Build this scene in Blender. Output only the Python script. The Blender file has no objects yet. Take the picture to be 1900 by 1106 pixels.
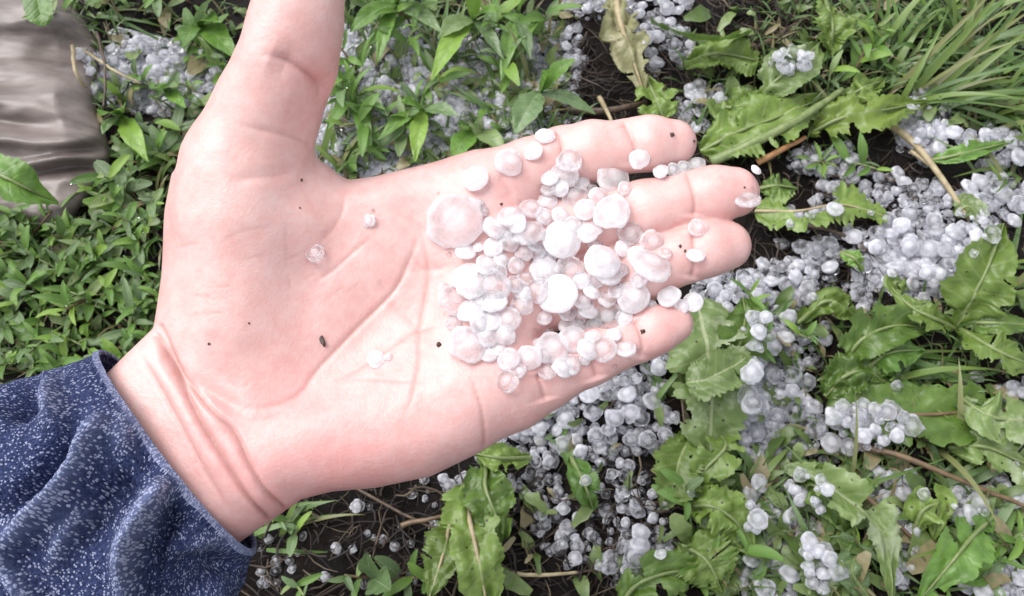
import bpy, bmesh, math, random
import numpy as np
from mathutils import Vector, Matrix, noise
from mathutils.bvhtree import BVHTree

R = math.radians
random.seed(11); rng = np.random.default_rng(11)
scene = bpy.context.scene
col = scene.collection

# ---------------------------------------------------------------- camera
TILT = R(25); H0 = 0.49
F = 950 / math.tan(R(30))                         # focal length in photo pixels
cam_d = bpy.data.cameras.new('camera'); cam = bpy.data.objects.new('camera', cam_d); col.objects.link(cam)
cam.location = (0, -H0 * math.tan(TILT), H0); cam.rotation_euler = (TILT, 0, 0)
cam_d.sensor_fit = 'HORIZONTAL'; cam_d.angle = R(60); cam_d.clip_start = 0.01; cam_d.clip_end = 100
cam_d.dof.use_dof = True; cam_d.dof.focus_distance = 0.29; cam_d.dof.aperture_fstop = 36
scene.camera = cam
# ---------------------------------------------------------------- sky and sun (overcast)
SUN_EL, SUN_AZ = R(58), R(-62)                    # azimuth measured from +Y towards +X
world = bpy.data.worlds.new('World'); scene.world = world; world.use_nodes = True
wn = world.node_tree; wn.nodes.clear()
sky = wn.nodes.new('ShaderNodeTexSky'); sky.sky_type = 'NISHITA'; sky.sun_disc = False
sky.sun_elevation = SUN_EL; sky.sun_rotation = SUN_AZ; sky.dust_density = 2.0
hs = wn.nodes.new('ShaderNodeHueSaturation'); hs.inputs['Saturation'].default_value = 0.15
bg = wn.nodes.new('ShaderNodeBackground'); bg.inputs['Strength'].default_value = 0.15
wo = wn.nodes.new('ShaderNodeOutputWorld')
wn.links.new(sky.outputs[0], hs.inputs['Color']); wn.links.new(hs.outputs[0], bg.inputs[0]); wn.links.new(bg.outputs[0], wo.inputs[0])
sd = bpy.data.lights.new('sun', 'SUN'); sd.energy = 1.5; sd.angle = R(55); sd.color = (1.0, 0.97, 0.94)
sun = bpy.data.objects.new('sun', sd); col.objects.link(sun)
sv = Vector((math.sin(SUN_AZ) * math.cos(SUN_EL), math.cos(SUN_AZ) * math.cos(SUN_EL), math.sin(SUN_EL)))
sun.rotation_euler = sv.to_track_quat('Z', 'Y').to_euler(); sun.location = sv * 3
vs = scene.view_settings; vs.view_transform = 'Standard'; vs.look = 'None'; vs.exposure = 0.96; vs.gamma = 1
scene.cycles.use_denoising = True; scene.cycles.max_bounces = 14; scene.cycles.transmission_bounces = 12
scene.cycles.transparent_max_bounces = 12; scene.cycles.sample_clamp_indirect = 6; scene.cycles.blur_glossy = 1.0

# ---------------------------------------------------------------- helpers
CAM = np.array(cam.location); ct, st = math.cos(TILT), math.sin(TILT)
def ray(px, py):
    x, y = (px - 950) / F, -(py - 553) / F
    return np.array([x, y * ct + st, y * st - ct])
def G(px, py, z=0.0):                             # photo pixel -> point on the level plane z
    d = ray(px, py); t = (z - CAM[2]) / d[2]
    return Vector(CAM + d * t)
def to_px(P):                                     # world points (N,3) -> photo pixels
    Q = np.asarray(P) - CAM
    yc = Q[:, 1] * ct + Q[:, 2] * st; zc = Q[:, 1] * st - Q[:, 2] * ct
    return np.stack([950 + F * Q[:, 0] / zc, 553 - F * yc / zc], 1)
def tag(o, label=None, cat=None, group=None, kind=None):
    if label: o['label'] = label
    if cat: o['category'] = cat
    if group: o['group'] = group
    if kind: o['kind'] = kind
    return o
def mesh(name, V, Fc, mats, smooth=True, uv=None, colr=None, matidx=None):
    me = bpy.data.meshes.new(name); me.from_pydata([tuple(v) for v in V], [], [tuple(f) for f in Fc])
    for m in (mats if isinstance(mats, (list, tuple)) else [mats]): me.materials.append(m)
    if smooth: me.polygons.foreach_set('use_smooth', [True] * len(me.polygons))
    if matidx is not None: me.polygons.foreach_set('material_index', matidx)
    if uv is not None:
        L = me.uv_layers.new(name='UVMap'); idx = np.empty(len(me.loops), np.int32); me.loops.foreach_get('vertex_index', idx)
        L.data.foreach_set('uv', np.asarray(uv, np.float32)[idx].ravel())
    if colr is not None:
        a = me.color_attributes.new('tint', 'FLOAT_COLOR', 'POINT')
        c = np.ones((len(V), 4), np.float32); c[:, :3] = colr; a.data.foreach_set('color', c.ravel())
    me.update(); return me
def obj(name, me, parent=None, loc=None, rot=None, scale=None):
    o = bpy.data.objects.new(name, me); col.objects.link(o)
    if parent: o.parent = parent
    if loc is not None: o.location = loc
    if rot is not None: o.rotation_euler = rot
    if scale is not None: o.scale = scale if hasattr(scale, '__len__') else (scale,) * 3
    return o
def catmull(P, n):
    P = [np.asarray(p, float) for p in P]
    if len(P) == 2: return np.array([P[0] + (P[1] - P[0]) * t for t in np.linspace(0, 1, n)])
    Q = [2 * P[0] - P[1]] + P + [2 * P[-1] - P[-2]]; out = []
    for t in np.linspace(0, len(P) - 1 - 1e-9, n):
        i = int(t); f = t - i; a, b, c, d = Q[i:i + 4]
        out.append(0.5 * ((2 * b) + (c - a) * f + (2 * a - 5 * b + 4 * c - d) * f * f + (3 * b - a - 3 * c + d) * f ** 3))
    return np.array(out)
def tube(path, rad, k=6, cap=True):
    path = np.asarray(path); n = len(path); V = []; Fc = []
    rad = np.broadcast_to(np.asarray(rad, float), (n,))
    T = np.gradient(path, axis=0); up = np.array([0.13, 0.21, 1.0])
    for i in range(n):
        t = T[i] / (np.linalg.norm(T[i]) + 1e-12); a = np.cross(t, up)
        if np.linalg.norm(a) < 1e-3: a = np.cross(t, [1, 0, 0])
        a /= np.linalg.norm(a); b = np.cross(a, t)
        for j in range(k):
            an = 2 * math.pi * j / k; V.append(path[i] + rad[i] * (math.cos(an) * a + math.sin(an) * b))
    for i in range(n - 1):
        for j in range(k): Fc.append((i * k + j, i * k + (j + 1) % k, (i + 1) * k + (j + 1) % k, (i + 1) * k + j))
    if cap: Fc.append(tuple(range(k))[::-1]); Fc.append(tuple(range((n - 1) * k, n * k)))
    return V, Fc
def fbm(x, y, s, seed=0.0, o=4):
    return noise.fractal(Vector((x * s + seed, y * s - seed, seed * 1.7)), 1.0, 2.0, o)

# ---------------------------------------------------------------- materials
class NT:
    def __init__(s, name):
        s.m = bpy.data.materials.new(name); s.m.use_nodes = True; s.t = s.m.node_tree; s.t.nodes.clear()
        s.out = s.n('OutputMaterial'); s.p = s.n('BsdfPrincipled'); s.l(s.p.outputs[0], s.out.inputs[0])
    def n(s, k, **kw):
        o = s.t.nodes.new('ShaderNode' + k)
        for a, v in kw.items():
            if a.startswith('i_'): o.inputs[a[2:].replace('_', ' ')].default_value = v
            else: setattr(o, a, v)
        return o
    def l(s, a, b): s.t.links.new(a, b)
    def set(s, **kw):
        for a, v in kw.items(): s.p.inputs[a.replace('_', ' ')].default_value = v
    def noise(s, vec, scale, detail=4, rough=0.5):
        o = s.n('TexNoise'); o.inputs['Scale'].default_value = scale; o.inputs['Detail'].default_value = detail; o.inputs['Roughness'].default_value = rough
        if vec is not None: s.l(vec, o.inputs['Vector'])
        return o
    def ramp(s, fac, stops):
        o = s.n('ValToRGB'); e = o.color_ramp.elements
        while len(e) < len(stops): e.new(0.5)
        for q, (p, c) in zip(e, stops): q.position = p; q.color = (*c, 1) if len(c) == 3 else c
        s.l(fac, o.inputs[0]); return o
    def mix(s, fac, a, b, mode='MIX'):
        o = s.n('Mix', data_type='RGBA', blend_type=mode)
        for v, i in ((fac, 0), (a, 6), (b, 7)):
            if hasattr(v, 'links'): s.l(v, o.inputs[i])
            elif i == 0: o.inputs[0].default_value = v
            else: o.inputs[i].default_value = (*v, 1)
        return o.outputs[2]
    def math(s, op, a, b=0.0):
        o = s.n('Math', operation=op)
        for v, i in ((a, 0), (b, 1)):
            if hasattr(v, 'links'): s.l(v, o.inputs[i])
            else: o.inputs[i].default_value = v
        return o.outputs[0]
    def bump(s, hgt, strength, dist):
        o = s.n('Bump'); o.inputs['Strength'].default_value = strength; o.inputs['Distance'].default_value = dist
        s.l(hgt, o.inputs['Height']); s.l(o.outputs[0], s.p.inputs['Normal']); return o
    def translucent(s, colr, fac):
        t = s.n('BsdfTranslucent'); mx = s.n('MixShader'); mx.inputs[0].default_value = fac
        s.l(colr, t.inputs[0]); s.l(s.p.outputs[0], mx.inputs[1]); s.l(t.outputs[0], mx.inputs[2]); s.l(mx.outputs[0], s.out.inputs[0])

def m_soil():
    a = NT('wet_soil'); c = a.n('TexCoord').outputs['Object']
    n1 = a.noise(c, 60, 8, 0.7); n2 = a.noise(c, 420, 5, 0.7)
    f = a.math('MULTIPLY', n1.outputs[0], n2.outputs[0])
    r = a.ramp(f, [(0.12, (0.002, 0.0014, 0.0012)), (0.27, (0.007, 0.0042, 0.0034)), (0.42, (0.022, 0.013, 0.0095))])
    a.l(r.outputs[0], a.p.inputs['Base Color']); rr = a.ramp(n1.outputs[0], [(0.4, (0.45,) * 3), (0.6, (0.9,) * 3)])
    a.l(rr.outputs[0], a.p.inputs['Roughness']); a.set(Specular_IOR_Level=0.2); a.bump(f, 1.0, 0.004); return a.m
def m_tint(name, rough, trans=0.0, spec=0.5):
    a = NT(name); at = a.n('Attribute', attribute_name='tint'); c = a.n('TexCoord').outputs['Object']
    n = a.noise(c, 300, 4); x = a.mix(0.5, at.outputs[0], a.ramp(n.outputs[0], [(0.3, (0.35,) * 3), (0.7, (1.0,) * 3)]).outputs[0], 'MULTIPLY')
    a.l(x, a.p.inputs['Base Color']); a.set(Roughness=rough, Specular_IOR_Level=spec)
    if trans: a.translucent(x, trans)
    return a.m
def m_leaf(name, dark, light, vein, rough=0.33, trans=0.3, veins=9.0, dots=0.0, worn=None):
    a = NT(name); uv = a.n('TexCoord').outputs['UV']; oc = a.n('TexCoord').outputs['Object']; oi = a.n('ObjectInfo')
    sp = a.n('SeparateXYZ'); a.l(uv, sp.inputs[0])
    u, v = sp.outputs[0], sp.outputs[1]
    av = a.math('ABSOLUTE', a.math('SUBTRACT', v, 0.5))
    n = a.noise(oc, 130, 5, 0.6); nn = a.noise(oc, 900, 3)
    ph = a.math('ADD', a.math('MULTIPLY', a.math('SUBTRACT', u, a.math('MULTIPLY', av, 0.35)), veins * 6.283), a.math('MULTIPLY', n.outputs[0], 2.0))
    w = a.math('POWER', a.math('ADD', a.math('MULTIPLY', a.math('SINE', ph), 0.5), 0.5), 9.0)
    mid = a.math('LESS_THAN', av, 0.022)
    base = a.mix(a.ramp(n.outputs[0], [(0.3, (0, 0, 0)), (0.7, (1, 1, 1))]).outputs[0], dark, light)
    base = a.mix(a.ramp(oi.outputs['Random'], [(0.0, (0.7,) * 3), (0.45, (0,) * 3)]).outputs[0], base, tuple(0.7 * x for x in dark))
    base = a.mix(a.ramp(oi.outputs['Random'], [(0.75, (0,) * 3), (1.0, (0.75,) * 3)]).outputs[0], base, (light[0] * 1.5, light[1] * 1.25, light[2]))
    if worn:
        pw = a.noise(oc, 38, 6, 0.65)
        base = a.mix(a.ramp(pw.outputs[0], [(0.52, (0, 0, 0)), (0.6, (0.85,) * 3)]).outputs[0], base, worn)
    base = a.mix(a.math('MULTIPLY', w, 0.22), base, vein)
    base = a.mix(a.math('MULTIPLY', mid, 0.8), base, vein)
    if dots:
        vo = a.n('TexVoronoi'); vo.inputs['Scale'].default_value = 170; a.l(oc, vo.inputs['Vector'])
        dd = a.math('MULTIPLY', a.math('LESS_THAN', vo.outputs['Distance'], 0.14), a.math('GREATER_THAN', n.outputs[0], 0.52))
        base = a.mix(a.math('MULTIPLY', dd, dots), base, (0.02, 0.02, 0.01))
    a.l(base, a.p.inputs['Base Color']); a.set(Roughness=rough, Specular_IOR_Level=0.5)
    hgt = a.math('ADD', a.math('MULTIPLY', w, -0.6), a.math('MULTIPLY', nn.outputs[0], 0.5)); a.bump(hgt, 0.3, 0.0010)
    a.translucent(base, trans); return a.m
def m_plain(name, c1, c2, scale, rough, bump=0.3, dist=0.001, spec=0.5, stretch=None):
    a = NT(name); c = a.n('TexCoord').outputs['Object']
    if stretch:
        mp = a.n('Mapping'); mp.inputs['Scale'].default_value = stretch; a.l(c, mp.inputs[0]); c = mp.outputs[0]
    n = a.noise(c, scale, 7, 0.62); x = a.ramp(n.outputs[0], [(0.3, c1), (0.68, c2)])
    a.l(x.outputs[0], a.p.inputs['Base Color']); a.set(Roughness=rough, Specular_IOR_Level=spec); a.bump(n.outputs[0], bump, dist); return a.m
def m_ice(name, lo, hi, attr=False, colr=(0.82, 0.82, 0.875)):
    a = NT(name); c = a.n('TexCoord').outputs['Object']
    n = a.noise(c, 260 if attr else 1.4, 4, 0.6)
    rnd = None if attr else a.n('ObjectInfo').outputs['Random']
    a.set(Base_Color=(0.97, 0.975, 1.0, 1), Roughness=0.04, IOR=1.29, Transmission_Weight=1.0)
    d = a.n('BsdfDiffuse'); t = a.n('BsdfTranslucent'); m1 = a.n('MixShader'); m2 = a.n('MixShader'); m1.inputs[0].default_value = 0.45
    for q in (d, t): q.inputs[0].default_value = (*colr, 1)
    a.l(d.outputs[0], m1.inputs[1]); a.l(t.outputs[0], m1.inputs[2])
    if attr:
        sc = a.n('SeparateColor'); a.l(a.n('Attribute', attribute_name='tint').outputs['Color'], sc.inputs[0]); rnd, rad = sc.outputs[0], sc.outputs[1]
    else:
        sx = a.n('SeparateXYZ'); a.l(c, sx.inputs[0]); rad = a.math('SQRT', a.math('ADD', a.math('MULTIPLY', sx.outputs[0], sx.outputs[0]), a.math('MULTIPLY', sx.outputs[1], sx.outputs[1])))
    rad = a.math('ADD', rad, a.math('MULTIPLY', a.math('SUBTRACT', n.outputs[0], 0.5), 0.35))
    ring = a.ramp(rad, [(0.0, (0.34,) * 3), (0.34, (0.22,) * 3), (0.5, (0.02,) * 3), (0.72, (0.0,) * 3), (0.88, (0.22,) * 3), (1.0, (0.4,) * 3)]).outputs[0]   # layered hail: milky heart, clear shell, frosted rim
    base = a.math('ADD', a.math('ADD', a.math('MULTIPLY', rnd, hi - lo), lo - 0.2), ring)
    f = a.n('Clamp'); a.l(a.math('ADD', base, a.ramp(n.outputs[0], [(0.35, (0,) * 3), (0.65, (0.18,) * 3)]).outputs[0]), f.inputs[0])
    a.l(f.outputs[0], m2.inputs[0]); a.l(a.p.outputs[0], m2.inputs[1]); a.l(m1.outputs[0], m2.inputs[2]); a.l(m2.outputs[0], a.out.inputs[0])
    n2 = a.noise(c, 500 if attr else 3.0, 2); b = a.n('Bump'); b.inputs['Strength'].default_value = 0.12; b.inputs['Distance'].default_value = 0.0008 if attr else 0.2
    a.l(n2.outputs[0], b.inputs['Height'])
    for q in (a.p, d): a.l(b.outputs[0], q.inputs['Normal'])
    return a.m
def m_dew():
    a = NT('dew'); a.set(Base_Color=(1, 1, 1, 1), Roughness=0.0, IOR=1.33, Transmission_Weight=1.0); return a.m
def m_skin():
    a = NT('skin'); at = a.n('Attribute', attribute_name='tint'); c = a.n('TexCoord').outputs['Object']
    n = a.noise(c, 55, 4, 0.6); n2 = a.noise(c, 900, 3, 0.6); n3 = a.noise(c, 260, 4, 0.6)
    x = a.mix(0.55, at.outputs[0], a.ramp(n.outputs[0], [(0.35, (1.0, 0.86, 0.84)), (0.65, (1, 1, 1))]).outputs[0], 'MULTIPLY')
    x = a.mix(0.38, x, a.ramp(n3.outputs[0], [(0.35, (0.95, 0.78, 0.77)), (0.62, (1.03, 1.03, 1.03))]).outputs[0], 'MULTIPLY')
    x = a.mix(0.3, x, a.ramp(a.noise(c, 130, 3).outputs[0], [(0.38, (0.97, 0.84, 0.83)), (0.6, (1, 1, 1))]).outputs[0], 'MULTIPLY')
    a.l(x, a.p.inputs['Base Color']); a.set(Roughness=0.36, Specular_IOR_Level=0.5, Subsurface_Weight=0.25, Subsurface_Scale=0.003)
    a.p.inputs['Subsurface Radius'].default_value = (1.0, 0.35, 0.2)
    wv = a.n('VectorMath', operation='MULTIPLY_ADD'); a.l(a.noise(c, 90, 3).outputs['Color'], wv.inputs[0]); wv.inputs[1].default_value = (0.006,) * 3; a.l(c, wv.inputs[2])
    vo = a.n('TexVoronoi', feature='DISTANCE_TO_EDGE'); vo.inputs['Scale'].default_value = 430; a.l(wv.outputs[0], vo.inputs['Vector'])
    ln = a.ramp(vo.outputs['Distance'], [(0.0, (0,) * 3), (0.09, (1,) * 3)]).outputs[0]
    a.bump(a.math('ADD', a.math('ADD', n2.outputs[0], a.math('MULTIPLY', n3.outputs[0], 1.5)), a.math('MULTIPLY', ln, 0.22)), 0.22, 0.0006); return a.m
def m_denim():
    a = NT('denim'); uv = a.n('TexCoord').outputs['UV']; at = a.n('Attribute', attribute_name='tint')
    mp = a.n('Mapping'); mp.inputs['Scale'].default_value = (1.0, 0.62, 1.0); a.l(uv, mp.inputs[0])
    vo = a.n('TexVoronoi'); vo.inputs['Scale'].default_value = 0.42; a.l(mp.outputs[0], vo.inputs['Vector'])
    big = a.noise(uv, 0.02, 3); wear_and_light = a.math('ADD', a.math('MULTIPLY', at.outputs['Fac'], 0.9), a.math('MULTIPLY', big.outputs[0], 0.55))
    sp = a.n('SeparateColor'); a.l(vo.outputs['Color'], sp.inputs[0])
    dotf = a.math('LESS_THAN', vo.outputs['Distance'], 0.5)
    sel = a.math('MULTIPLY', a.math('LESS_THAN', sp.outputs[0], wear_and_light), dotf)
    fz = a.noise(uv, 0.16, 4)
    sel = a.math('MULTIPLY', sel, a.ramp(fz.outputs[0], [(0.3, (0.25,) * 3), (0.6, (1.0,) * 3)]).outputs[0])
    navy = a.mix(sp.outputs[1], (0.012, 0.018, 0.054), (0.038, 0.051, 0.128))
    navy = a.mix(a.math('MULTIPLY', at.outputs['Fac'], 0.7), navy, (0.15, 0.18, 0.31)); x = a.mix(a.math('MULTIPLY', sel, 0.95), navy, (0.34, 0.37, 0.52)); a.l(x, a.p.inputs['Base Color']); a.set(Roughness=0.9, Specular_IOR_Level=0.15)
    a.bump(vo.outputs['Distance'], 0.7, -0.0006); return a.m

M = dict(
    soil=m_soil(), litter=m_tint('dry_litter', 0.55), blade=m_tint('grass_blade', 0.35, 0.3),
    weed=m_leaf('weed_leaf', (0.083, 0.173, 0.030), (0.178, 0.333, 0.061), (0.2, 0.3, 0.11), 0.3, 0.3, 7),
    weed2=m_leaf('grey_weed_leaf', (0.098, 0.163, 0.063), (0.185, 0.284, 0.118), (0.24, 0.3, 0.18), 0.25, 0.25, 7),
    broad=m_leaf('broad_leaf', (0.119, 0.196, 0.032), (0.218, 0.324, 0.069), (0.33, 0.38, 0.17), 0.32, 0.3, 8, 0.9),
    dark=m_leaf('dark_leaf', (0.066, 0.128, 0.019), (0.137, 0.226, 0.044), (0.19, 0.24, 0.09), 0.3, 0.3, 8, 0.7),
    pale=m_leaf('battered_leaf', (0.121, 0.189, 0.050), (0.212, 0.297, 0.099), (0.33, 0.37, 0.2), 0.35, 0.25, 8, 0.9, (0.33, 0.39, 0.24)),
    withered=m_leaf('withered_leaf', (0.15, 0.155, 0.065), (0.30, 0.29, 0.15), (0.36, 0.33, 0.2), 0.5, 0.2, 10, 0.6, (0.37, 0.33, 0.21)),
    scrap=m_tint('leaf_scraps', 0.35, 0.25),
    stem_g=m_plain('green_stem', (0.10, 0.15, 0.04), (0.20, 0.24, 0.10), 200, 0.4),
    stem_t=m_plain('tan_stem', (0.22, 0.17, 0.09), (0.42, 0.35, 0.22), 160, 0.55),
    stem_r=m_plain('reddish_stem', (0.085, 0.05, 0.03), (0.18, 0.12, 0.065), 160, 0.5),
    twig=m_plain('wet_twig', (0.03, 0.018, 0.012), (0.11, 0.07, 0.045), 260, 0.4, 0.6),
    orange=m_plain('orange_twig', (0.24, 0.10, 0.04), (0.42, 0.23, 0.10), 200, 0.5),
    crumb=m_plain('soil_crumb', (0.02, 0.010, 0.008), (0.06, 0.028, 0.02), 1500, 0.5),
    sheet=m_plain('plastic_sheet', (0.075, 0.059, 0.054), (0.225, 0.185, 0.172), 38, 0.36, 0.35, 0.002, 0.5, (0.5, 1.6, 1)),
    ice=m_ice('hail_ice', 0.08, 0.75), palm_ice=m_ice('melting_ice', 0.24, 0.84, colr=(0.96, 0.945, 0.97)), slush=m_ice('small_hail_ice', 0.08, 0.7, True), dew=m_dew(), crushed=m_plain('crushed_hail', (0.30, 0.30, 0.34), (0.74, 0.74, 0.80), 240, 0.25, 0.8, 0.004),
    skin=m_skin(), denim=m_denim())

# ================================================================ GROUND
def ground_z(x, y):
    return 0.010 * fbm(x, y, 9, 3.1, 3) + 0.006 * fbm(x, y, 38, 7.7, 4)
def build_ground():
    n = 300; t = np.linspace(-1, 1, n); g = 0.42 * t + 5.6 * np.sign(t) * np.abs(t) ** 9
    V = []; 
    for yy in g:
        for xx in g: V.append((xx, yy + 0.02, ground_z(xx, yy + 0.02) if abs(xx) < 1.5 and abs(yy) < 1.5 else 0.0))
    Fc = [(i * n + j, i * n + j + 1, (i + 1) * n + j + 1, (i + 1) * n + j) for i in range(n - 1) for j in range(n - 1)]
    o = obj('ground', mesh('ground', V, Fc, M['soil'])); tag(o, 'dark wet soil under the weeds and hail', 'ground', kind='structure'); return o
ground = build_ground()
bvh_V = [v.co.copy() for v in ground.data.vertices]; bvh_F = [tuple(p.vertices) for p in ground.data.polygons]
def bvh_add(o):
    k = len(bvh_V); mw = o.matrix_basis
    bvh_V.extend(mw @ v.co for v in o.data.vertices); bvh_F.extend(tuple(i + k for i in p.vertices) for p in o.data.polygons)

# ================================================================ HAND
HS = 0.277 / F                                    # one hand unit = one photo pixel at the palm
HT = R(13)
HA = CAM + ray(820, 540) * 0.277
HU, HV, HN = np.array([1, 0, 0.]), np.array([0, math.cos(HT), math.sin(HT)]), np.array([0, -math.sin(HT), math.cos(HT)])
def Hp(px, py, h=0.0):                            # pixel + height over the palm plane -> hand units
    d = ray(px, py); t = ((HA + HN * h * HS - CAM) @ HN) / (d @ HN); q = CAM + d * t - HA
    return np.array([q @ HU, q @ HV, q @ HN]) / HS
HB = np.stack([HU, HV, HN], 1)
def h2w(P): return HA + (np.asarray(P) * HS) @ HB.T
hand_m = Matrix(((HU[0], HV[0], HN[0], HA[0]), (HU[1], HV[1], HN[1], HA[1]), (HU[2], HV[2], HN[2], HA[2]), (0, 0, 0, 1)))

def smin(a, b, k):
    h = np.maximum(k - np.abs(a - b), 0) / k
    return np.minimum(a, b) - h * h * k * 0.25
def build_hand():
    step = 3.0
    lo = np.array([-760., -560., -110.]); hi = np.array([610., 640., 306.])
    nx, ny, nz = [int(v) for v in (hi - lo) / step]
    u = (lo[0] + step * np.arange(nx)).astype(np.float32); v = (lo[1] + step * np.arange(ny)).astype(np.float32); w = (lo[2] + step * np.arange(nz)).astype(np.float32)
    U2, V2 = np.meshgrid(u, v, indexing='ij')
    def gauss(px, py, sx, sy, ang=0.0):
        c = Hp(px, py, 60); a = R(ang); du, dv = U2 - c[0], V2 - c[1]
        p = du * math.cos(a) + dv * math.sin(a); q = -du * math.sin(a) + dv * math.cos(a)
        return np.exp(-0.5 * ((p / sx) ** 2 + (q / sy) ** 2))
    poly = [(292, 612), (306, 520), (318, 400), (326, 330), (420, 300), (545, 300), (598, 325), (650, 338), (700, 330), (800, 306), (880, 284), (950, 290), (985, 340), (1000, 400), (1005, 520),
            (1000, 640), (1040, 712), (1030, 742), (1000, 765), (950, 803), (880, 845), (800, 884), (700, 905), (620, 912), (562, 926), (525, 952), (450, 1003), (390, 1055), (320, 1070), (150, 850), (165, 735), (235, 667)]
    Pp = np.array([Hp(x, y, 0)[:2] for x, y in poly])
    d2 = np.full(U2.shape, 1e9, np.float32); ins = np.zeros(U2.shape, bool)
    for i in range(len(Pp)):
        a, b = Pp[i], Pp[(i + 1) % len(Pp)]; e = b - a
        wx, wy = U2 - a[0], V2 - a[1]; t = np.clip((wx * e[0] + wy * e[1]) / (e @ e), 0, 1)
        d2 = np.minimum(d2, (wx - e[0] * t) ** 2 + (wy - e[1] * t) ** 2)
        c = ((a[1] > V2) != (b[1] > V2)) & (U2 < (b[0] - a[0]) * (V2 - a[1]) / (b[1] - a[1] + 1e-9) + a[0]); ins ^= c
    d2 = np.sqrt(d2) * np.where(ins, -1, 1)
    B = 30 * gauss(690, 790, 190, 75, 18) - 26 * gauss(770, 560, 120, 130) + 10 * gauss(905, 400, 45, 60) + 10 * gauss(890, 540, 50, 60) + 12 * gauss(880, 700, 60, 50) \
        + 25 * gauss(400, 780, 110, 110) - 14 * gauss(650, 660, 150, 40, 38)
    T, Rr = 74.0, 74.0
    W = w[None, None, :]
    qx = (d2 + Rr)[:, :, None]; qy = np.abs(W - B[:, :, None]) - (T - Rr)
    D = np.minimum(np.maximum(qx, qy), 0) + np.sqrt(np.maximum(qx, 0) ** 2 + np.maximum(qy, 0) ** 2) - Rr
    U3, V3 = U2[:, :, None], V2[:, :, None]
    def cone_into(Dst, a, b, ra, rb, k, fl=1.0):
        m = max(ra, rb) + k + 10; sl = []
        for ax, g in enumerate((u, v, w)):
            i0 = max(0, int((min(a[ax], b[ax]) - m - lo[ax]) / step)); i1 = min(len(g), int((max(a[ax], b[ax]) + m - lo[ax]) / step) + 2); sl.append(slice(i0, max(i0, i1)))
        uu, vv, ww = u[sl[0]][:, None, None], v[sl[1]][None, :, None], w[sl[2]][None, None, :]; ab = b - a
        t = np.clip(((uu - a[0]) * ab[0] + (vv - a[1]) * ab[1] + (ww - a[2]) * ab[2]) / (ab @ ab), 0, 1)
        d = np.sqrt((uu - a[0] - ab[0] * t) ** 2 + (vv - a[1] - ab[1] * t) ** 2 + ((ww - a[2] - ab[2] * t) * fl) ** 2) - (ra + (rb - ra) * t)
        Dst[tuple(sl)] = smin(Dst[tuple(sl)], d, k)
    def chain(pts, k, fl=1.0):
        o = np.full(D.shape, 200, np.float32)
        for (x0, y0, h0, r0), (x1, y1, h1, r1) in zip(pts[:-1], pts[1:]): cone_into(o, Hp(x0, y0, h0), Hp(x1, y1, h1), r0, r1, k, fl)
        return o
    fingers = [
        [(890, 372, 4, 74), (985, 318, 6, 63), (1045, 292, 12, 58), (1100, 281, 22, 57), (1172, 270, 34, 49), (1205, 266, 36, 51), (1248, 265, 32, 45)],
        [(900, 462, -2, 74), (1060, 425, 2, 60), (1120, 408, 10, 58), (1200, 390, 24, 56), (1285, 369, 38, 50), (1325, 361, 40, 52), (1362, 357, 36, 47)],
        [(890, 575, -2, 74), (1060, 545, 2, 60), (1130, 524, 10, 58), (1200, 500, 22, 56), (1285, 470, 36, 49), (1318, 460, 36, 50), (1348, 455, 32, 45)],
        [(880, 725, 0, 74), (960, 722, 2, 62), (1020, 696, 6, 54), (1095, 663, 16, 49), (1185, 625, 28, 43), (1215, 612, 28, 43), (1247, 600, 26, 38)]]
    FD = None
    for f in fingers:
        d = chain([(x, y, h + 7, r) for x, y, h, r in f], 14, 1.2); FD = d if FD is None else smin(FD, d, 7)
    D = smin(D, FD, 34)
    th = chain([(450, 600, 10, 112), (455, 400, 38, 122), (458, 310, 66, 108), (498, 200, 120, 86), (535, 112, 176, 77), (552, 30, 205, 70), (566, -60, 225, 62), (575, -110, 232, 54)], 40)
    D = smin(D, th, 46)
    cone_into(D, Hp(590, 340, 25), Hp(560, 420, 40), 22, 60, 50)
    # ---- surface nets
    ins = D < 0
    cnt = sum(ins[a:nx - 1 + a, b:ny - 1 + b, c:nz - 1 + c].astype(np.int8) for a in (0, 1) for b in (0, 1) for c in (0, 1))
    act = (cnt > 0) & (cnt < 8); I = np.argwhere(act); idx = -np.ones(act.shape, np.int64); idx[act] = np.arange(len(I))
    acc = np.zeros((len(I), 3)); num = np.zeros(len(I))
    cor = [(a, b, c) for a in (0, 1) for b in (0, 1) for c in (0, 1)]
    for p in cor:
        for ax in range(3):
            if p[ax]: continue
            q = list(p); q[ax] = 1
            f0 = D[I[:, 0] + p[0], I[:, 1] + p[1], I[:, 2] + p[2]]; f1 = D[I[:, 0] + q[0], I[:, 1] + q[1], I[:, 2] + q[2]]
            s = (f0 < 0) != (f1 < 0); t = np.where(s, f0 / np.where(s, f0 - f1, 1), 0)
            for k in range(3): acc[:, k] += np.where(s, p[k] + (t if k == ax else 0), 0)
            num += s
    V = lo + step * (I + acc / num[:, None]); Q = []
    for ax in range(3):
        s0 = [slice(1, -1)] * 3; s0[ax] = slice(0, -1); s1 = list(s0); s1[ax] = slice(1, None)
        sh = ins[tuple(s0)]; sg = ins[tuple(s1)]; E = np.argwhere(sh != sg); flip = sh[tuple(E.T)]
        for k in range(3):
            if k != ax: E[:, k] += 1
        b, c = (ax + 1) % 3, (ax + 2) % 3
        def at(db, dc):
            X = E.copy(); X[:, b] -= db; X[:, c] -= dc; return idx[tuple(X.T)]
        q = np.stack([at(1, 1), at(0, 1), at(0, 0), at(1, 0)], 1); q[~flip] = q[~flip][:, ::-1]; Q.append(q)
    Q = np.concatenate(Q)
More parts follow.
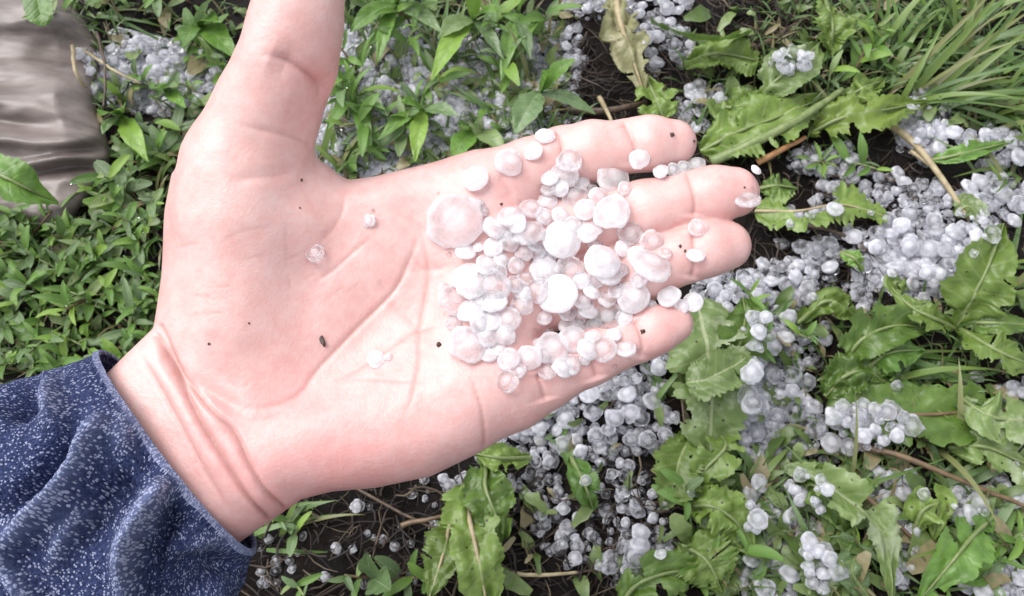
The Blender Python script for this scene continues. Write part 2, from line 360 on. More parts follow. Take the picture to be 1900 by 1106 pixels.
    ea = np.concatenate([Q[:, 0], Q[:, 1], Q[:, 2], Q[:, 3]]); eb = np.concatenate([Q[:, 1], Q[:, 2], Q[:, 3], Q[:, 0]])
    for _ in range(4):
        m_ = len(V); n = np.bincount(ea, minlength=m_) + np.bincount(eb, minlength=m_); s = np.stack([np.bincount(ea, V[eb, k], m_) + np.bincount(eb, V[ea, k], m_) for k in range(3)], 1)
        V = 0.5 * V + 0.5 * s / n[:, None]
    me2 = bpy.data.meshes.new('person'); n = len(V); nq = len(Q); me2.vertices.add(n); me2.vertices.foreach_set('co', V.astype(np.float32).ravel())
    me2.loops.add(4 * nq); me2.loops.foreach_set('vertex_index', Q.astype(np.int32).ravel()); me2.polygons.add(nq); me2.polygons.foreach_set('loop_start', np.arange(0, 4 * nq, 4, dtype=np.int32)); me2.update(calc_edges=True)
    V = np.empty(n * 3); me2.vertices.foreach_get('co', V); V = V.reshape(-1, 3)
    N = np.empty(n * 3); me2.vertices.foreach_get('normal', N); N = N.reshape(-1, 3)
    Wd = h2w(V); PX = to_px(Wd); Nw = N @ HB.T; fac = ((CAM - Wd) * Nw).sum(1) / np.linalg.norm(CAM - Wd, axis=1); fac = np.clip((fac - 0.1) / 0.3, 0, 1)
    disp = np.zeros(n); red = np.zeros(n); line = np.zeros(n)
    def crease(pts, depth, sig, ink, taper=4):
        P = catmull(pts, max(6, 5 * len(pts))); best = np.full(n, 1e9); bt = np.zeros(n)
        box = (PX[:, 0] > P[:, 0].min() - 60) & (PX[:, 0] < P[:, 0].max() + 60) & (PX[:, 1] > P[:, 1].min() - 60) & (PX[:, 1] < P[:, 1].max() + 60) & (fac > 0)
        X = PX[box]; bb = np.full(len(X), 1e9); tt = np.zeros(len(X)); m = len(P) - 1
        for i in range(m):
            a, e = P[i], P[i + 1] - P[i]; t = np.clip(((X - a) @ e) / (e @ e + 1e-9), 0, 1); d = np.linalg.norm(X - a - t[:, None] * e, axis=1)
            c = d < bb; bb[c] = d[c]; tt[c] = (i + t[c]) / m
        k = np.minimum(1, taper * np.minimum(tt, 1 - tt) + 0.1) if taper else 1.0
        g = np.exp(-0.5 * (bb / sig) ** 2) * k; disp[box] -= depth * g * fac[box]
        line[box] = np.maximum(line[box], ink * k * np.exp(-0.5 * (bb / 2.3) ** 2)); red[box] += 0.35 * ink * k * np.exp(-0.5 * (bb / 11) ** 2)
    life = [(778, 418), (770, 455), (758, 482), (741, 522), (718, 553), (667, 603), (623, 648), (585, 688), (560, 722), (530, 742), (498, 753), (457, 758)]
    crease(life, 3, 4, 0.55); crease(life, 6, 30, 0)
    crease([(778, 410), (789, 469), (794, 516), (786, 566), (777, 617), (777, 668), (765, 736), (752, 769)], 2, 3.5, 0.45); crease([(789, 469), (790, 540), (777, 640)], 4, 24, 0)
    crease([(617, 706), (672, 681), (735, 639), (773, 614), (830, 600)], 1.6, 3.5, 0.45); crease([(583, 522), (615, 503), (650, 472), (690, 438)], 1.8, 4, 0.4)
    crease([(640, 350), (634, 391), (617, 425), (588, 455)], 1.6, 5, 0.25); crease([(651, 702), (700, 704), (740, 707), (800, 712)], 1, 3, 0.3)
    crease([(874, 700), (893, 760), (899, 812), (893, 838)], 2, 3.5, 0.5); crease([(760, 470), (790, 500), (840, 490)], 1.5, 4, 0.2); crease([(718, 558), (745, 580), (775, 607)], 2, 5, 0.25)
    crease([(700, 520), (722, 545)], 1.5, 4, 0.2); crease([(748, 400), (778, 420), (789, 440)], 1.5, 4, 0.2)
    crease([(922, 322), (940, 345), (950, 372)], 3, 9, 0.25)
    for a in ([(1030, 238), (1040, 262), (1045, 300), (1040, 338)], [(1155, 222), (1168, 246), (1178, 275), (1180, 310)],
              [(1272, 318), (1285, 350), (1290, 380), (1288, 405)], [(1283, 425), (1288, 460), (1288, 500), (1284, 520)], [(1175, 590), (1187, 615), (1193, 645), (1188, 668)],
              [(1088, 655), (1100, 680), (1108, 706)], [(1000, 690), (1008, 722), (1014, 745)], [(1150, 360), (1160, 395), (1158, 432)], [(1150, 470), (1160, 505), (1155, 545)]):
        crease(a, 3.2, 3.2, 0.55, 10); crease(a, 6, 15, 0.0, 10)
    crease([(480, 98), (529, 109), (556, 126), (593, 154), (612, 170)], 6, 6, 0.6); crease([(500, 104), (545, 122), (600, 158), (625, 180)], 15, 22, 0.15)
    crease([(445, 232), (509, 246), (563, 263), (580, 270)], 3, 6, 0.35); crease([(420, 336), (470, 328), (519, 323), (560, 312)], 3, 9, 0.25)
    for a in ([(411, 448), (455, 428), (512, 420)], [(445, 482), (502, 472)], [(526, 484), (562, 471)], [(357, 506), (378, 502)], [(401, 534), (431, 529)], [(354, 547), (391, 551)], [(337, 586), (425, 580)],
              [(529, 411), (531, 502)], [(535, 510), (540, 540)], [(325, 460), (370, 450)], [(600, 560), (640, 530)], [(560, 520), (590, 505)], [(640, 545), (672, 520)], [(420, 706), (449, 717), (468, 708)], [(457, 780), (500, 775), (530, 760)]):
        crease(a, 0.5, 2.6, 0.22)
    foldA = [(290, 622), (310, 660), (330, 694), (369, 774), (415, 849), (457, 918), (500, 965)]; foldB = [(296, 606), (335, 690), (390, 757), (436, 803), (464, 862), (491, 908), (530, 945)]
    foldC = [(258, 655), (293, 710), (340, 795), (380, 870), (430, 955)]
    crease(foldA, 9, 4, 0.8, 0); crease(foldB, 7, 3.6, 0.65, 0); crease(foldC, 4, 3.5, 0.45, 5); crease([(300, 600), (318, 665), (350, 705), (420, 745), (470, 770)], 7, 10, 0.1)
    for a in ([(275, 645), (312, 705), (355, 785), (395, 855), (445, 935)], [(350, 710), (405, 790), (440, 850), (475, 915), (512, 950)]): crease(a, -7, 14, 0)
    # soft uneven flesh
    for i in range(n):
        if fac[i] > 0: disp[i] += 2.2 * noise.noise(Vector((V[i, 0] / 62, V[i, 1] / 62, V[i, 2] / 62)))
    V = V + N * disp[:, None]
    me2.vertices.foreach_set('co', (V * HS).ravel())
    flush_and_shade_spots = [(610, 820, 55, .55), (955, 372, 40, .5), (1030, 600, 70, .5), (590, 165, 50, .7), (1240, 270, 60, .25), (1360, 360, 60, .3), (1340, 455, 60, .3), (1240, 610, 60, .45), (600, 500, 45, .3), (560, 740, 90, .3),
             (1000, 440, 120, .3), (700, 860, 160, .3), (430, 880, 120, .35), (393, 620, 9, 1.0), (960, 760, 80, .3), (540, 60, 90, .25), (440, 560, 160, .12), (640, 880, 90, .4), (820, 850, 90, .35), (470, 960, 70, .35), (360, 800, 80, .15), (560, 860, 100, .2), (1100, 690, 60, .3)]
    for x, y, s, k in flush_and_shade_spots: red += k * np.exp(-0.5 * (((PX[:, 0] - x) ** 2 + (PX[:, 1] - y) ** 2) / s ** 2))  # natural flush, plus shading of lower palm and wrist put into the colour
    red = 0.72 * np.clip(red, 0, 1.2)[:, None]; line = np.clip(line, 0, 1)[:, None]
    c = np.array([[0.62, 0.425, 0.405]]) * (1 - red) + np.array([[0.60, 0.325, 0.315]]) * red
    c = c * (1 - 0.75 * line) + np.array([[0.33, 0.16, 0.13]]) * 0.75 * line  # crease lines: real redness plus groove shade painted into the skin colour
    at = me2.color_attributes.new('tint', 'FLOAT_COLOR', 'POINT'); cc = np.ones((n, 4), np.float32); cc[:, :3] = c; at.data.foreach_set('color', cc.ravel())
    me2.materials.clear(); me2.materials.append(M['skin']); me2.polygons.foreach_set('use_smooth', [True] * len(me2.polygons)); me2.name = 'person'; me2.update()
    o = obj('person', me2); o.matrix_world = hand_m
    tag(o, 'open left hand held palm up, holding a heap of hailstones, in a blue sleeve', 'person'); return o
hand = build_hand()
hv = [Vector(h2w(np.array(v.co) / HS)) for v in hand.data.vertices]
hand_bvh = BVHTree.FromPolygons(hv, [tuple(p.vertices) for p in hand.data.polygons])

# ---- sleeve (clothing of the person)
def build_sleeve():
    ends = [((196, 655), (466, 1018)), ((168, 664), (460, 1050)), ((95, 688), (440, 1115)), ((0, 716), (400, 1200)), ((-120, 760), (330, 1300)), ((-260, 830), (230, 1400))]
    n, k = 150, 300; A = catmull([e[0] for e in ends], n); Bq = catmull([e[1] for e in ends], n)
    thick = np.interp(np.linspace(0, 1, n), [0, .1, .3, 1], [104, 116, 132, 150]); hc = np.interp(np.linspace(0, 1, n), [0, 1], [18, 40])
    V = []; UV = []; mp_ = (A + Bq) / 2; arc = np.concatenate([[0], np.cumsum(np.linalg.norm(np.diff(mp_, axis=0), axis=1))])
    for i in range(n):
        a, b = Hp(*A[i], hc[i]), Hp(*Bq[i], hc[i]); c = (a + b) / 2; e = (b - a) / 2
        for j in range(k):
            an = 2 * math.pi * j / k; ca, sa = math.cos(an), math.sin(an)
            x = math.copysign(abs(ca) ** 0.85, ca)
            V.append(c + e * x + np.array([0, 0, 1]) * thick[i] * math.copysign(abs(sa) ** 0.9, sa)); UV.append((j / k * 1250, arc[i]))
    V = np.array(V); Fc = [(i * k + j, i * k + (j + 1) % k, (i + 1) * k + (j + 1) % k, (i + 1) * k + j) for i in range(n - 1) for j in range(k)]
    me = bpy.data.meshes.new('t'); me.from_pydata(V.tolist(), [], Fc); N = np.array([v.normal for v in me.vertices]); bpy.data.meshes.remove(me)
    c0 = V.mean(0); 
    if ((V - c0) * N).sum() < 0: N = -N
    PX = to_px(h2w(V)); top = np.clip(N[:, 2] * 3 + 0.6, 0, 1); disp = np.zeros(len(V)); wear_and_light = np.zeros(len(V))
    def fold(pts, amp, sig, lighten=0.0):
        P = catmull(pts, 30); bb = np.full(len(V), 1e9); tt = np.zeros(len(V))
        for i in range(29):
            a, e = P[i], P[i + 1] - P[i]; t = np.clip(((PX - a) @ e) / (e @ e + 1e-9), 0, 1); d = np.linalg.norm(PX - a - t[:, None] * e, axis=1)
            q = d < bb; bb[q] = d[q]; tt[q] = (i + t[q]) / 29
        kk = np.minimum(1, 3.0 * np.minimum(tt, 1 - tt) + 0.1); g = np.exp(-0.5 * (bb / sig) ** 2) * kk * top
        disp[:] += 2.9 * amp * g; wear_and_light[:] += lighten * np.exp(-0.5 * (bb / (sig * 0.9)) ** 2) * kk  # ridges lightened: cloth fade plus fold light painted into the tint
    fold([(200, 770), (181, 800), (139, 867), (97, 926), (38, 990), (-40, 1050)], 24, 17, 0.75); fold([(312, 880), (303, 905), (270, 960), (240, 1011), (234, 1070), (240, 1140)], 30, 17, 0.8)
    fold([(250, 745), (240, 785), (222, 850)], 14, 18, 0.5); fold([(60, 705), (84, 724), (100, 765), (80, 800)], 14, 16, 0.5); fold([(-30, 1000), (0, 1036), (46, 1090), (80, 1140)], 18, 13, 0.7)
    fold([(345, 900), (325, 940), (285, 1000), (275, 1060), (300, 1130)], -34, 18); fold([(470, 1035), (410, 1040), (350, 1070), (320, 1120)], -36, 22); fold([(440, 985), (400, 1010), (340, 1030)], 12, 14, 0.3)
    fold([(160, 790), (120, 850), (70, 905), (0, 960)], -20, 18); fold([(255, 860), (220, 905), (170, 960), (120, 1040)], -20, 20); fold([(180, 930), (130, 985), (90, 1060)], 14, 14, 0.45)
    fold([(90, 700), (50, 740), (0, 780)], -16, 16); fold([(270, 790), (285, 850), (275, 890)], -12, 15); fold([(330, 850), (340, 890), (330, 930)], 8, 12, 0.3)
    ii = np.repeat(np.arange(n), k); ar = np.repeat(arc, k); disp *= np.clip((ar - 5) / 34, 0.03, 1); disp += np.where(ar < 11, 5.0, 0); wear_and_light += np.where(ar < 10, 1.0, 0)
    for i in range(len(V)): disp[i] += min(1, ar[i] / 60) * (8 * noise.noise(Vector(V[i] / 60)) + 3 * noise.noise(Vector(V[i] / 22)))
    # the folded cloth also creases sideways
    disp = np.maximum(disp, -46)
    V = V + N * disp[:, None]
    # inner lining ring so that the cuff has thickness
    nv = len(V); inner = V[:k * 30] - N[:k * 30] * 9; V = np.concatenate([V, inner]); UV += UV[:k * 30]; wear_and_light = np.concatenate([wear_and_light, np.zeros(k * 30)])
    Fc += [(nv + i * k + j, nv + (i + 1) * k + j, nv + (i + 1) * k + (j + 1) % k, nv + i * k + (j + 1) % k) for i in range(29) for j in range(k)]
    Fc += [(j, nv + j, nv + (j + 1) % k, (j + 1) % k) for j in range(k)]
    w = np.clip(wear_and_light, 0, 1)[:, None].repeat(3, 1)
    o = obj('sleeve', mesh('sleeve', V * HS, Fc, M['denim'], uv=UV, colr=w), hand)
    o['label'] = 'dark blue speckled sleeve with a frayed pale hem'; return o
build_sleeve()
exec_after_hand = True

# ================================================================ LEAVES ON THE GROUND
def leaf_mesh(name, mid, half, mat, lobes=0, lobe_depth=0.0, teeth=0.06, wav=0.003, fold=0.15, curl=0.0, roll=0.0, seed=0.0, nt=84, ns=19, tipw=0.0, holes=()):
    """mid: world points of the midrib, half: half width in metres, roll: tilt of the blade about its rib"""
    P = catmull(mid, nt); T = np.gradient(P, axis=0); V = []; UV = []
    for i in range(nt):
        t = i / (nt - 1); tg = T[i] / np.linalg.norm(T[i]); sd_ = np.cross(tg, [0, 0, 1]); sd_ /= np.linalg.norm(sd_) + 1e-9; up = np.cross(sd_, tg)
        prof = (math.sin(math.pi * min(1, t ** 0.75 * 0.97 + 0.015)) ** 0.65) * (0.55 + 0.45 * math.sin(math.pi * t ** 1.25)) if not tipw else (min(1, t * 6) ** .5) * (1 - t ** 6) ** .5
        for j in range(ns):
            s = 2 * j / (ns - 1) - 1; sg = 1 if s > 0 else -1
            lf = 1.0
            if lobes:
                ph = (t * lobes + (0.35 if sg > 0 else 0) + 0.18 * noise.noise(Vector((t * 5, sg * 3, seed)))) % 1.0
                lf = 1 - lobe_depth * (1 - ph) ** 0.8 * (0.5 + 0.5 * math.cos(math.pi * t)) ** 0.3 - lobe_depth * 0.25 * max(0, ph - 0.8) * 5
            lf *= 1 + teeth * noise.noise(Vector((t * 42, sg * 9, seed))) * 2 + 0.16 * noise.noise(Vector((t * 7, sg * 5, seed + 4)))
            wd = half * prof * lf * s
            r = roll; z = fold * abs(wd) - curl * (s * s) * half + 0.5 * wav * (noise.noise(Vector((t * 6, s * 2.2, seed))) * 1.6 + 0.5 * abs(s) * noise.noise(Vector((t * 14, s * 1.5, seed + 9))))
            q = P[i] + sd_ * (wd * math.cos(r) - 0 * z) + up * (z + wd * math.sin(r))
            q = q + tg * (-abs(wd) * 0.25 if lobes else 0.0)
            V.append(q); UV.append((t, 0.5 + s * 0.5))
    Fc = []
    for i in range(nt - 1):
        for j in range(ns - 1):
            c = ((i + .5) / (nt - 1), 2 * (j + .5) / (ns - 1) - 1)
            if any(((c[0] - hx) / hr) ** 2 + ((c[1] - hy) / hq) ** 2 < 1 + 0.5 * noise.noise(Vector((c[0] * 20, c[1] * 9, seed))) for hx, hy, hr, hq in holes): continue
            Fc.append((i * ns + j, i * ns + j + 1, (i + 1) * ns + j + 1, (i + 1) * ns + j))
    return mesh(name, V, Fc, mat, uv=UV), P
def broad_leaf(name, pts, half_px, mat, label, rib='stem_g', rib_w=0.0016, cat='leaf', tail=0.0, ground_leaf=True, group=None, **kw):
    """pts: (px, py, height mm) along the midrib"""
    mid = [np.array(G(x, y, z * 0.001)) for x, y, z in pts]
    dist = (CAM[2]) / ct; half = 1.06 * half_px * dist / F
    tears = tuple(kw.pop('holes', ())) + tuple((random.uniform(.12, .92), random.choice((-1, 1)) * random.uniform(.75, 1.05), random.uniform(.012, .05), random.uniform(.25, .75)) for _ in range(random.randint(2, 5)))
    if name.startswith('strap'): tears = ()
    me, P = leaf_mesh('leaf_blade', mid, half, M[mat], seed=random.random() * 50, holes=tears, **kw)
    o = obj(name, me); tag(o, label, cat, group)
    if rib:
        path = P.copy(); path[:, 2] += rib_w * 0.25
        if tail:
            d = path[0] - path[3]; d[2] = -0.3 * abs(d[0]); d /= np.linalg.norm(d); path = np.concatenate([[path[0] + d * tail, path[0] + d * tail * .5], path])
        rv, rf = tube(path, np.linspace(rib_w, rib_w * 0.25, len(path)), 6); obj('midrib', mesh('midrib', rv, rf, M[rib]), o)
    if ground_leaf: bvh_add(o)
    return o
BL = [
 # lower centre
 ('broad_leaf', [(1290, 555, 26), (1312, 640, 30), (1320, 720, 26), (1318, 838, 14)], 66, 'pale', 'broad pale battered leaf hanging below the little fingertip', dict(tipw=1, fold=0.05, wav=0.006, rib=None, teeth=.1)),
 ('torn_leaf', [(1272, 712, 32), (1318, 700, 37), (1362, 678, 34), (1398, 655, 26)], 34, 'pale', 'pale torn flap lying across the battered leaf', dict(rib=None, tipw=1, teeth=.12, wav=.003)),
 ('broad_leaf', [(1352, 690, 14), (1372, 640, 26), (1383, 590, 34), (1378, 553, 38)], 42, 'dark', 'dark green pointed leaf standing beside the battered leaf', dict(fold=0.35, wav=.004)),
 ('broad_leaf', [(1285, 800, 10), (1262, 850, 16), (1250, 900, 16), (1228, 945, 8)], 40, 'broad', 'yellow-green leaf piece pointing down under the battered leaf', dict(fold=.3, teeth=.16, rib=None)),
 ('broad_leaf', [(1330, 800, 8), (1345, 830, 20), (1310, 870, 20), (1290, 905, 10)], 34, 'broad', 'small green leaf piece folded at the battered leaf end', dict(fold=.3)),
 ('dandelion_leaf', [(862, 900, 8), (872, 965, 20), (888, 1040, 24), (905, 1130, 12)], 46, 'broad', 'toothed green leaf with pale midrib at the bottom centre', dict(rib='stem_t', rib_w=.0019, lobes=4, lobe_depth=.4, fold=.15, wav=.006, tipw=1)),
 ('dandelion_leaf', [(838, 960, 4), (822, 1030, 14), (796, 1110, 14)], 40, 'broad', 'narrow toothed leaf left of the bottom centre leaf', dict(rib='stem_t', rib_w=.0014, lobes=4, lobe_depth=.3)),
 ('dandelion_leaf', [(905, 850, 6), (900, 900, 20), (920, 960, 22), (930, 1010, 10)], 44, 'dark', 'dark crumpled leaf above the bottom centre leaf', dict(lobes=3, lobe_depth=.3, wav=.008)),
 ('broad_leaf', [(985, 850, 4), (930, 850, 16), (880, 842, 14)], 24, 'broad', 'small oval leaf under the heel of the palm', dict()),
 ('broad_leaf', [(1060, 850, 6), (1085, 900, 20), (1100, 945, 8)], 24, 'weed', 'small green double leaf among hail below the palm', dict(fold=.4)),
 # right side
 ('dandelion_leaf', [(1775, 605, 12), (1805, 550, 30), (1835, 490, 40), (1862, 415, 34)], 66, 'broad', 'bright toothed leaf rising at the right edge', dict(lobes=4, lobe_depth=.42, wav=.006, fold=.2)),
 ('dandelion_leaf', [(1770, 610, 12), (1730, 590, 26), (1690, 570, 26), (1650, 530, 18)], 34, 'broad', 'toothed leaf pointing left from the bright rosette', dict(lobes=4, lobe_depth=.4)),
 ('dandelion_leaf', [(1780, 610, 12), (1830, 640, 30), (1880, 665, 30), (1950, 690, 16)], 46, 'broad', 'toothed leaf pointing right from the bright rosette', dict(lobes=5, lobe_depth=.5)),
 ('dandelion_leaf', [(1785, 600, 12), (1850, 600, 24), (1930, 605, 20)], 26, 'dark', 'dark narrow leaf behind the bright rosette', dict(lobes=4, lobe_depth=.4)),
 ('broad_leaf', [(1560, 680, 10), (1600, 630, 24), (1660, 605, 26), (1730, 610, 14)], 42, 'dark', 'dark folded leaf below the main hail patch', dict(fold=.5, wav=.005)),
 ('broad_leaf', [(1600, 690, 12), (1650, 655, 26), (1715, 650, 18)], 34, 'weed', 'glossy oval leaf lying on the grass below the hail patch', dict(fold=.15)),
 ('broad_leaf', [(1530, 735, 8), (1565, 700, 18), (1605, 690, 18), (1650, 715, 12)], 36, 'dark', 'ragged dark leaf beside the pale hail heap', dict(teeth=.16, wav=.007)),
 ('broad_leaf', [(1530, 768, 8), (1610, 764, 14), (1710, 770, 18), (1830, 762, 14), (1930, 755, 8)], 50, 'dark', 'long leaf with reddish rib running to the right edge', dict(rib='stem_r', rib_w=.0018, tipw=1, fold=.05, wav=.006, teeth=.1)),
 ('broad_leaf', [(1770, 730, 14), (1830, 770, 24), (1890, 780, 22), (1960, 770, 12)], 46, 'pale', 'pale leaf at the right edge below the rosette', dict(wav=.006)),
 ('broad_leaf', [(1760, 830, 6), (1830, 830, 18), (1900, 860, 14), (1960, 880, 6)], 40, 'pale', 'pale leaf crossing the right edge by the red stalk', dict(wav=.006)),
 ('dandelion_leaf', [(1455, 868, 8), (1520, 890, 22), (1590, 940, 26), (1640, 1000, 22), (1655, 1110, 10)], 34, 'pale', 'long pale curled leaf in the lower right', dict(fold=.5, wav=.006, teeth=.15, rib=None)),
 ('broad_leaf', [(1480, 960, 4), (1500, 900, 16), (1540, 930, 20), (1570, 1000, 8)], 34, 'dark', 'dark leaf under the pale curled leaf', dict(wav=.006)),
 ('broad_leaf', [(1690, 1000, 6), (1710, 950, 18), (1740, 940, 18), (1730, 1000, 8)], 34, 'broad', 'small yellow-green leaf scrap in the lower right', dict(wav=.005)),
 ('dandelion_leaf', [(1840, 960, 10), (1800, 1000, 24), (1760, 1050, 26), (1700, 1120, 12)], 44, 'weed', 'ragged leaf slanting down at the lower right edge', dict(lobes=4, lobe_depth=.35, fold=.3)),
 ('broad_leaf', [(1260, 1010, 4), (1310, 1040, 18), (1340, 1100, 12)], 48, 'broad', 'broad leaf at the bottom edge right of the dark soil', dict(wav=.007, teeth=.14)),
 ('broad_leaf', [(1150, 1120, 6), (1190, 1080, 18), (1270, 1060, 16), (1330, 1090, 8)], 34, 'dark', 'dark leaf cut by the bottom edge', dict(wav=.006)),
 ('broad_leaf', [(1270, 940, 4), (1320, 940, 18), (1370, 975, 16), (1390, 1040, 8)], 40, 'broad', 'light green leaf left of the lower hail clump', dict(wav=.007, teeth=.14)),
 ('broad_leaf', [(1530, 990, 4), (1525, 1040, 18), (1540, 1120, 10)], 36, 'pale', 'pale leaf near the bottom edge right of the hail clump', dict(wav=.006)),
 ('broad_leaf', [(1620, 1120, 4), (1580, 1060, 18), (1600, 1010, 10)], 26, 'weed2', 'grey-green leaf at the bottom edge of the lower right', dict(fold=.3)),
 ('broad_leaf', [(1850, 1010, 6), (1810, 1030, 16), (1760, 1020, 8)], 24, 'weed', 'small green leaf above the corner hail', dict(fold=.3)),
 # top right
 ('dock_leaf', [(1208, 40, 22), (1270, 66, 34), (1330, 72, 34), (1392, 60, 24)], 42, 'dark', 'dark leaf with scalloped edge standing above the index finger', dict(fold=.05, roll=0.9, wav=.006, teeth=.12, rib=None)),
 ('dock_leaf', [(1270, 120, 12), (1330, 100, 18), (1390, 110, 16), (1420, 120, 8)], 44, 'broad', 'curling leaf below the dark scalloped leaf', dict(wav=.008, teeth=.14)),
 ('dock_leaf', [(1400, 190, 10), (1440, 150, 24), (1490, 110, 28), (1520, 80, 20)], 46, 'pale', 'pale underside leaf carrying a small hail clump', dict(wav=.005)),
 ('dock_leaf', [(1530, 0, 14), (1540, 30, 26), (1545, 60, 26), (1540, 100, 14)], 40, 'broad', 'crumpled leaf at the top edge above the pale leaf', dict(wav=.008, teeth=.16)),
 ('dock_leaf', [(1300, 282, 8), (1370, 245, 18), (1450, 215, 20), (1530, 180, 12)], 64, 'broad', 'large leaf beside the index fingertip', dict(wav=.007, teeth=.12, fold=.1)),
 ('dock_leaf', [(1330, 180, 6), (1350, 200, 16), (1400, 190, 18), (1440, 170, 10)], 42, 'broad', 'leaf between the two upper hail pockets', dict(wav=.006)),
 ('dock_leaf', [(1500, 250, 6), (1560, 220, 18), (1640, 205, 22), (1720, 190, 10)], 44, 'dark', 'dark leaf at the grass tuft base', dict(wav=.007, teeth=.14)),
 ('dock_leaf', [(1560, 190, 6), (1600, 165, 20), (1640, 150, 8)], 30, 'broad', 'small leaf left of the grass tuft', dict(wav=.006)),
 ('dock_leaf', [(1200, 150, 6), (1220, 190, 14), (1235, 240, 8)], 44, 'broad', 'leaf behind the index finger by the tan stalk', dict(wav=.007)),
 ('withered_leaf', [(1140, -20, 14), (1150, 40, 22), (1170, 100, 18), (1195, 175, 6)], 56, 'withered', 'withered olive leaf with thick tan stalk at the top', dict(rib='stem_t', rib_w=.0028, lobes=3, lobe_depth=.6, wav=.010)),
 ('torn_leaf', [(1400, 392, 8), (1480, 392, 14), (1560, 380, 16), (1645, 402, 10)], 40, 'broad', 'torn leaf with pale rib right of the middle fingertip', dict(rib='stem_t', rib_w=.0012, tipw=1, teeth=.2, fold=.1, holes=((.45, -.4, .2, .7),))),
 ('torn_leaf', [(1410, 350, 4), (1440, 345, 10), (1480, 350, 6)], 26, 'dark', 'small dark leaf just past the middle fingertip', dict()),
 ('long_leaf', [(1720, 300, 8), (1790, 285, 18), (1880, 262, 14)], 20, 'weed', 'narrow leaf over the hail at the right edge', dict(fold=.3)),
 ('long_leaf', [(1770, 400, 6), (1800, 385, 12), (1840, 440, 8)], 26, 'pale', 'pale leaf edge above the right rosette', dict()),
 ('long_leaf', [(1480, 600, 8), (1530, 560, 20), (1570, 575, 16), (1600, 600, 8)], 26, 'broad', 'light leaf at the lower rim of the main hail patch', dict(wav=.006)),
 ('long_leaf', [(1560, 470, 10), (1585, 480, 16), (1600, 505, 10)], 18, 'weed', 'small leaf scrap inside the main hail patch', dict()),
 ('long_leaf', [(1680, 560, 8), (1660, 525, 20), (1700, 535, 10)], 20, 'broad', 'short leaf at the edge of the main hail patch', dict()),
 # left
 ('strap_leaf', [(58, -60, 50), (66, -20, 52), (74, 20, 50), (82, 48, 46)], 26, 'weed', 'strap-shaped leaf hanging over the plastic sheet', dict(tipw=1, rib=None, fold=.1, wav=.001, ground_leaf=False)),
 ('strap_leaf', [(-60, 300, 60), (0, 325, 66), (50, 350, 60), (108, 378, 40)], 38, 'weed', 'long leaf over the plastic sheet at the left edge', dict(fold=.3, wav=.002, ground_leaf=False)),
]
for nm, pts, hw, mt, lb, kw in BL: broad_leaf(nm, pts, hw, mt, lb, **kw)

# twigs and stalks
def twig(pts, r, mat, label, name='twig', cat='twig', k=7, taper=0.6):
    P = catmull([np.array(G(x, y, z * .001)) for x, y, z in pts], 24); P = P + 0.0007 * np.array([[noise.noise(Vector(p * 90)), noise.noise(Vector(p * 90 + 7)), noise.noise(Vector(p * 90 + 3))] for p in P])
    v, f = tube(P, np.linspace(r, r * taper, 24), k); o = obj(name, mesh(name, v, f, M[mat])); tag(o, label, cat); bvh_add(o)
twig([(1320, 300, 12), (1420, 255, 20), (1500, 210, 22), (1562, 168, 16)], .0036, 'stem_g', 'thick olive leaf stalk running up right from the fingertips', 'leaf_stalk', 'stalk')
twig([(1405, 302, 10), (1450, 278, 14), (1495, 255, 10)], .0024, 'orange', 'orange-brown twig by the middle fingertip')
twig([(1640, 222, 6), (1700, 270, 12), (1750, 335, 12), (1800, 410, 8)], .0026, 'stem_t', 'pale flat dead stalk crossing the right hail patches', 'dead_stalk', 'stalk')
twig([(1690, 280, 8), (1740, 320, 12), (1775, 372, 10), (1790, 395, 8)], .0014, 'stem_t', 'thin tan straw beside the pale dead stalk', 'straw', 'straw')
twig([(1590, 828, 10), (1680, 850, 18), (1780, 890, 18), (1930, 950, 10)], .0019, 'stem_r', 'reddish brown stalk slanting to the right edge', 'leaf_stalk', 'stalk')
twig([(1545, 885, 8), (1610, 925, 16), (1695, 1000, 12)], .0018, 'stem_r', 'thin reddish stalk beside the pale curled leaf', 'leaf_stalk', 'stalk')
twig([(1112, 180, 3), (1122, 200, 8), (1135, 225, 10)], .0020, 'stem_t', 'short tan stalk stub in the bare soil above the index finger', 'dead_stalk', 'stalk')
twig([(1330, 110, 3), (1420, 80, 6), (1500, 30, 5)], .0030, 'twig', 'dark rotten twig between leaves at the top right')
twig([(1040, 205, 3), (1130, 205, 6), (1200, 190, 4)], .0030, 'twig', 'dark twig in the bare soil above the index finger')
twig([(135, 85, 20), (140, 130, 24), (160, 165, 12)], .0016, 'stem_t', 'bent straw at the rim of the plastic sheet', 'straw', 'straw')
twig([(150, 90, 14), (210, 130, 20), (260, 155, 14)], .0012, 'stem_t', 'long straw lying over the hail by the plastic sheet', 'straw', 'straw')
twig([(180, 60, 14), (195, 130, 20), (192, 200, 14)], .0013, 'twig', 'thin dark twig upright over the left hail')
twig([(260, 650, 4), (760, 960, 4), (860, 930, 3)], .0011, 'twig', 'thin dark root in the soil under the wrist')
twig([(940, 1062, 4), (1000, 1068, 8), (1070, 1062, 5)], .0013, 'stem_t', 'thin pale straw on the dark soil at the bottom', 'straw', 'straw')
twig([(745, 975, 3), (800, 962, 6), (850, 948, 4)], .0015, 'stem_r', 'short reddish root on the dark soil below the palm')
twig([(1265, 640, 8), (1267, 740, 10), (1275, 820, 8)], .0012, 'twig', 'dark thin stem along the battered leaf edge')
twig([(1470, 415, 3), (1560, 435, 7), (1660, 500, 5)], .0014, 'twig', 'dark twig half buried in the main hail patch')

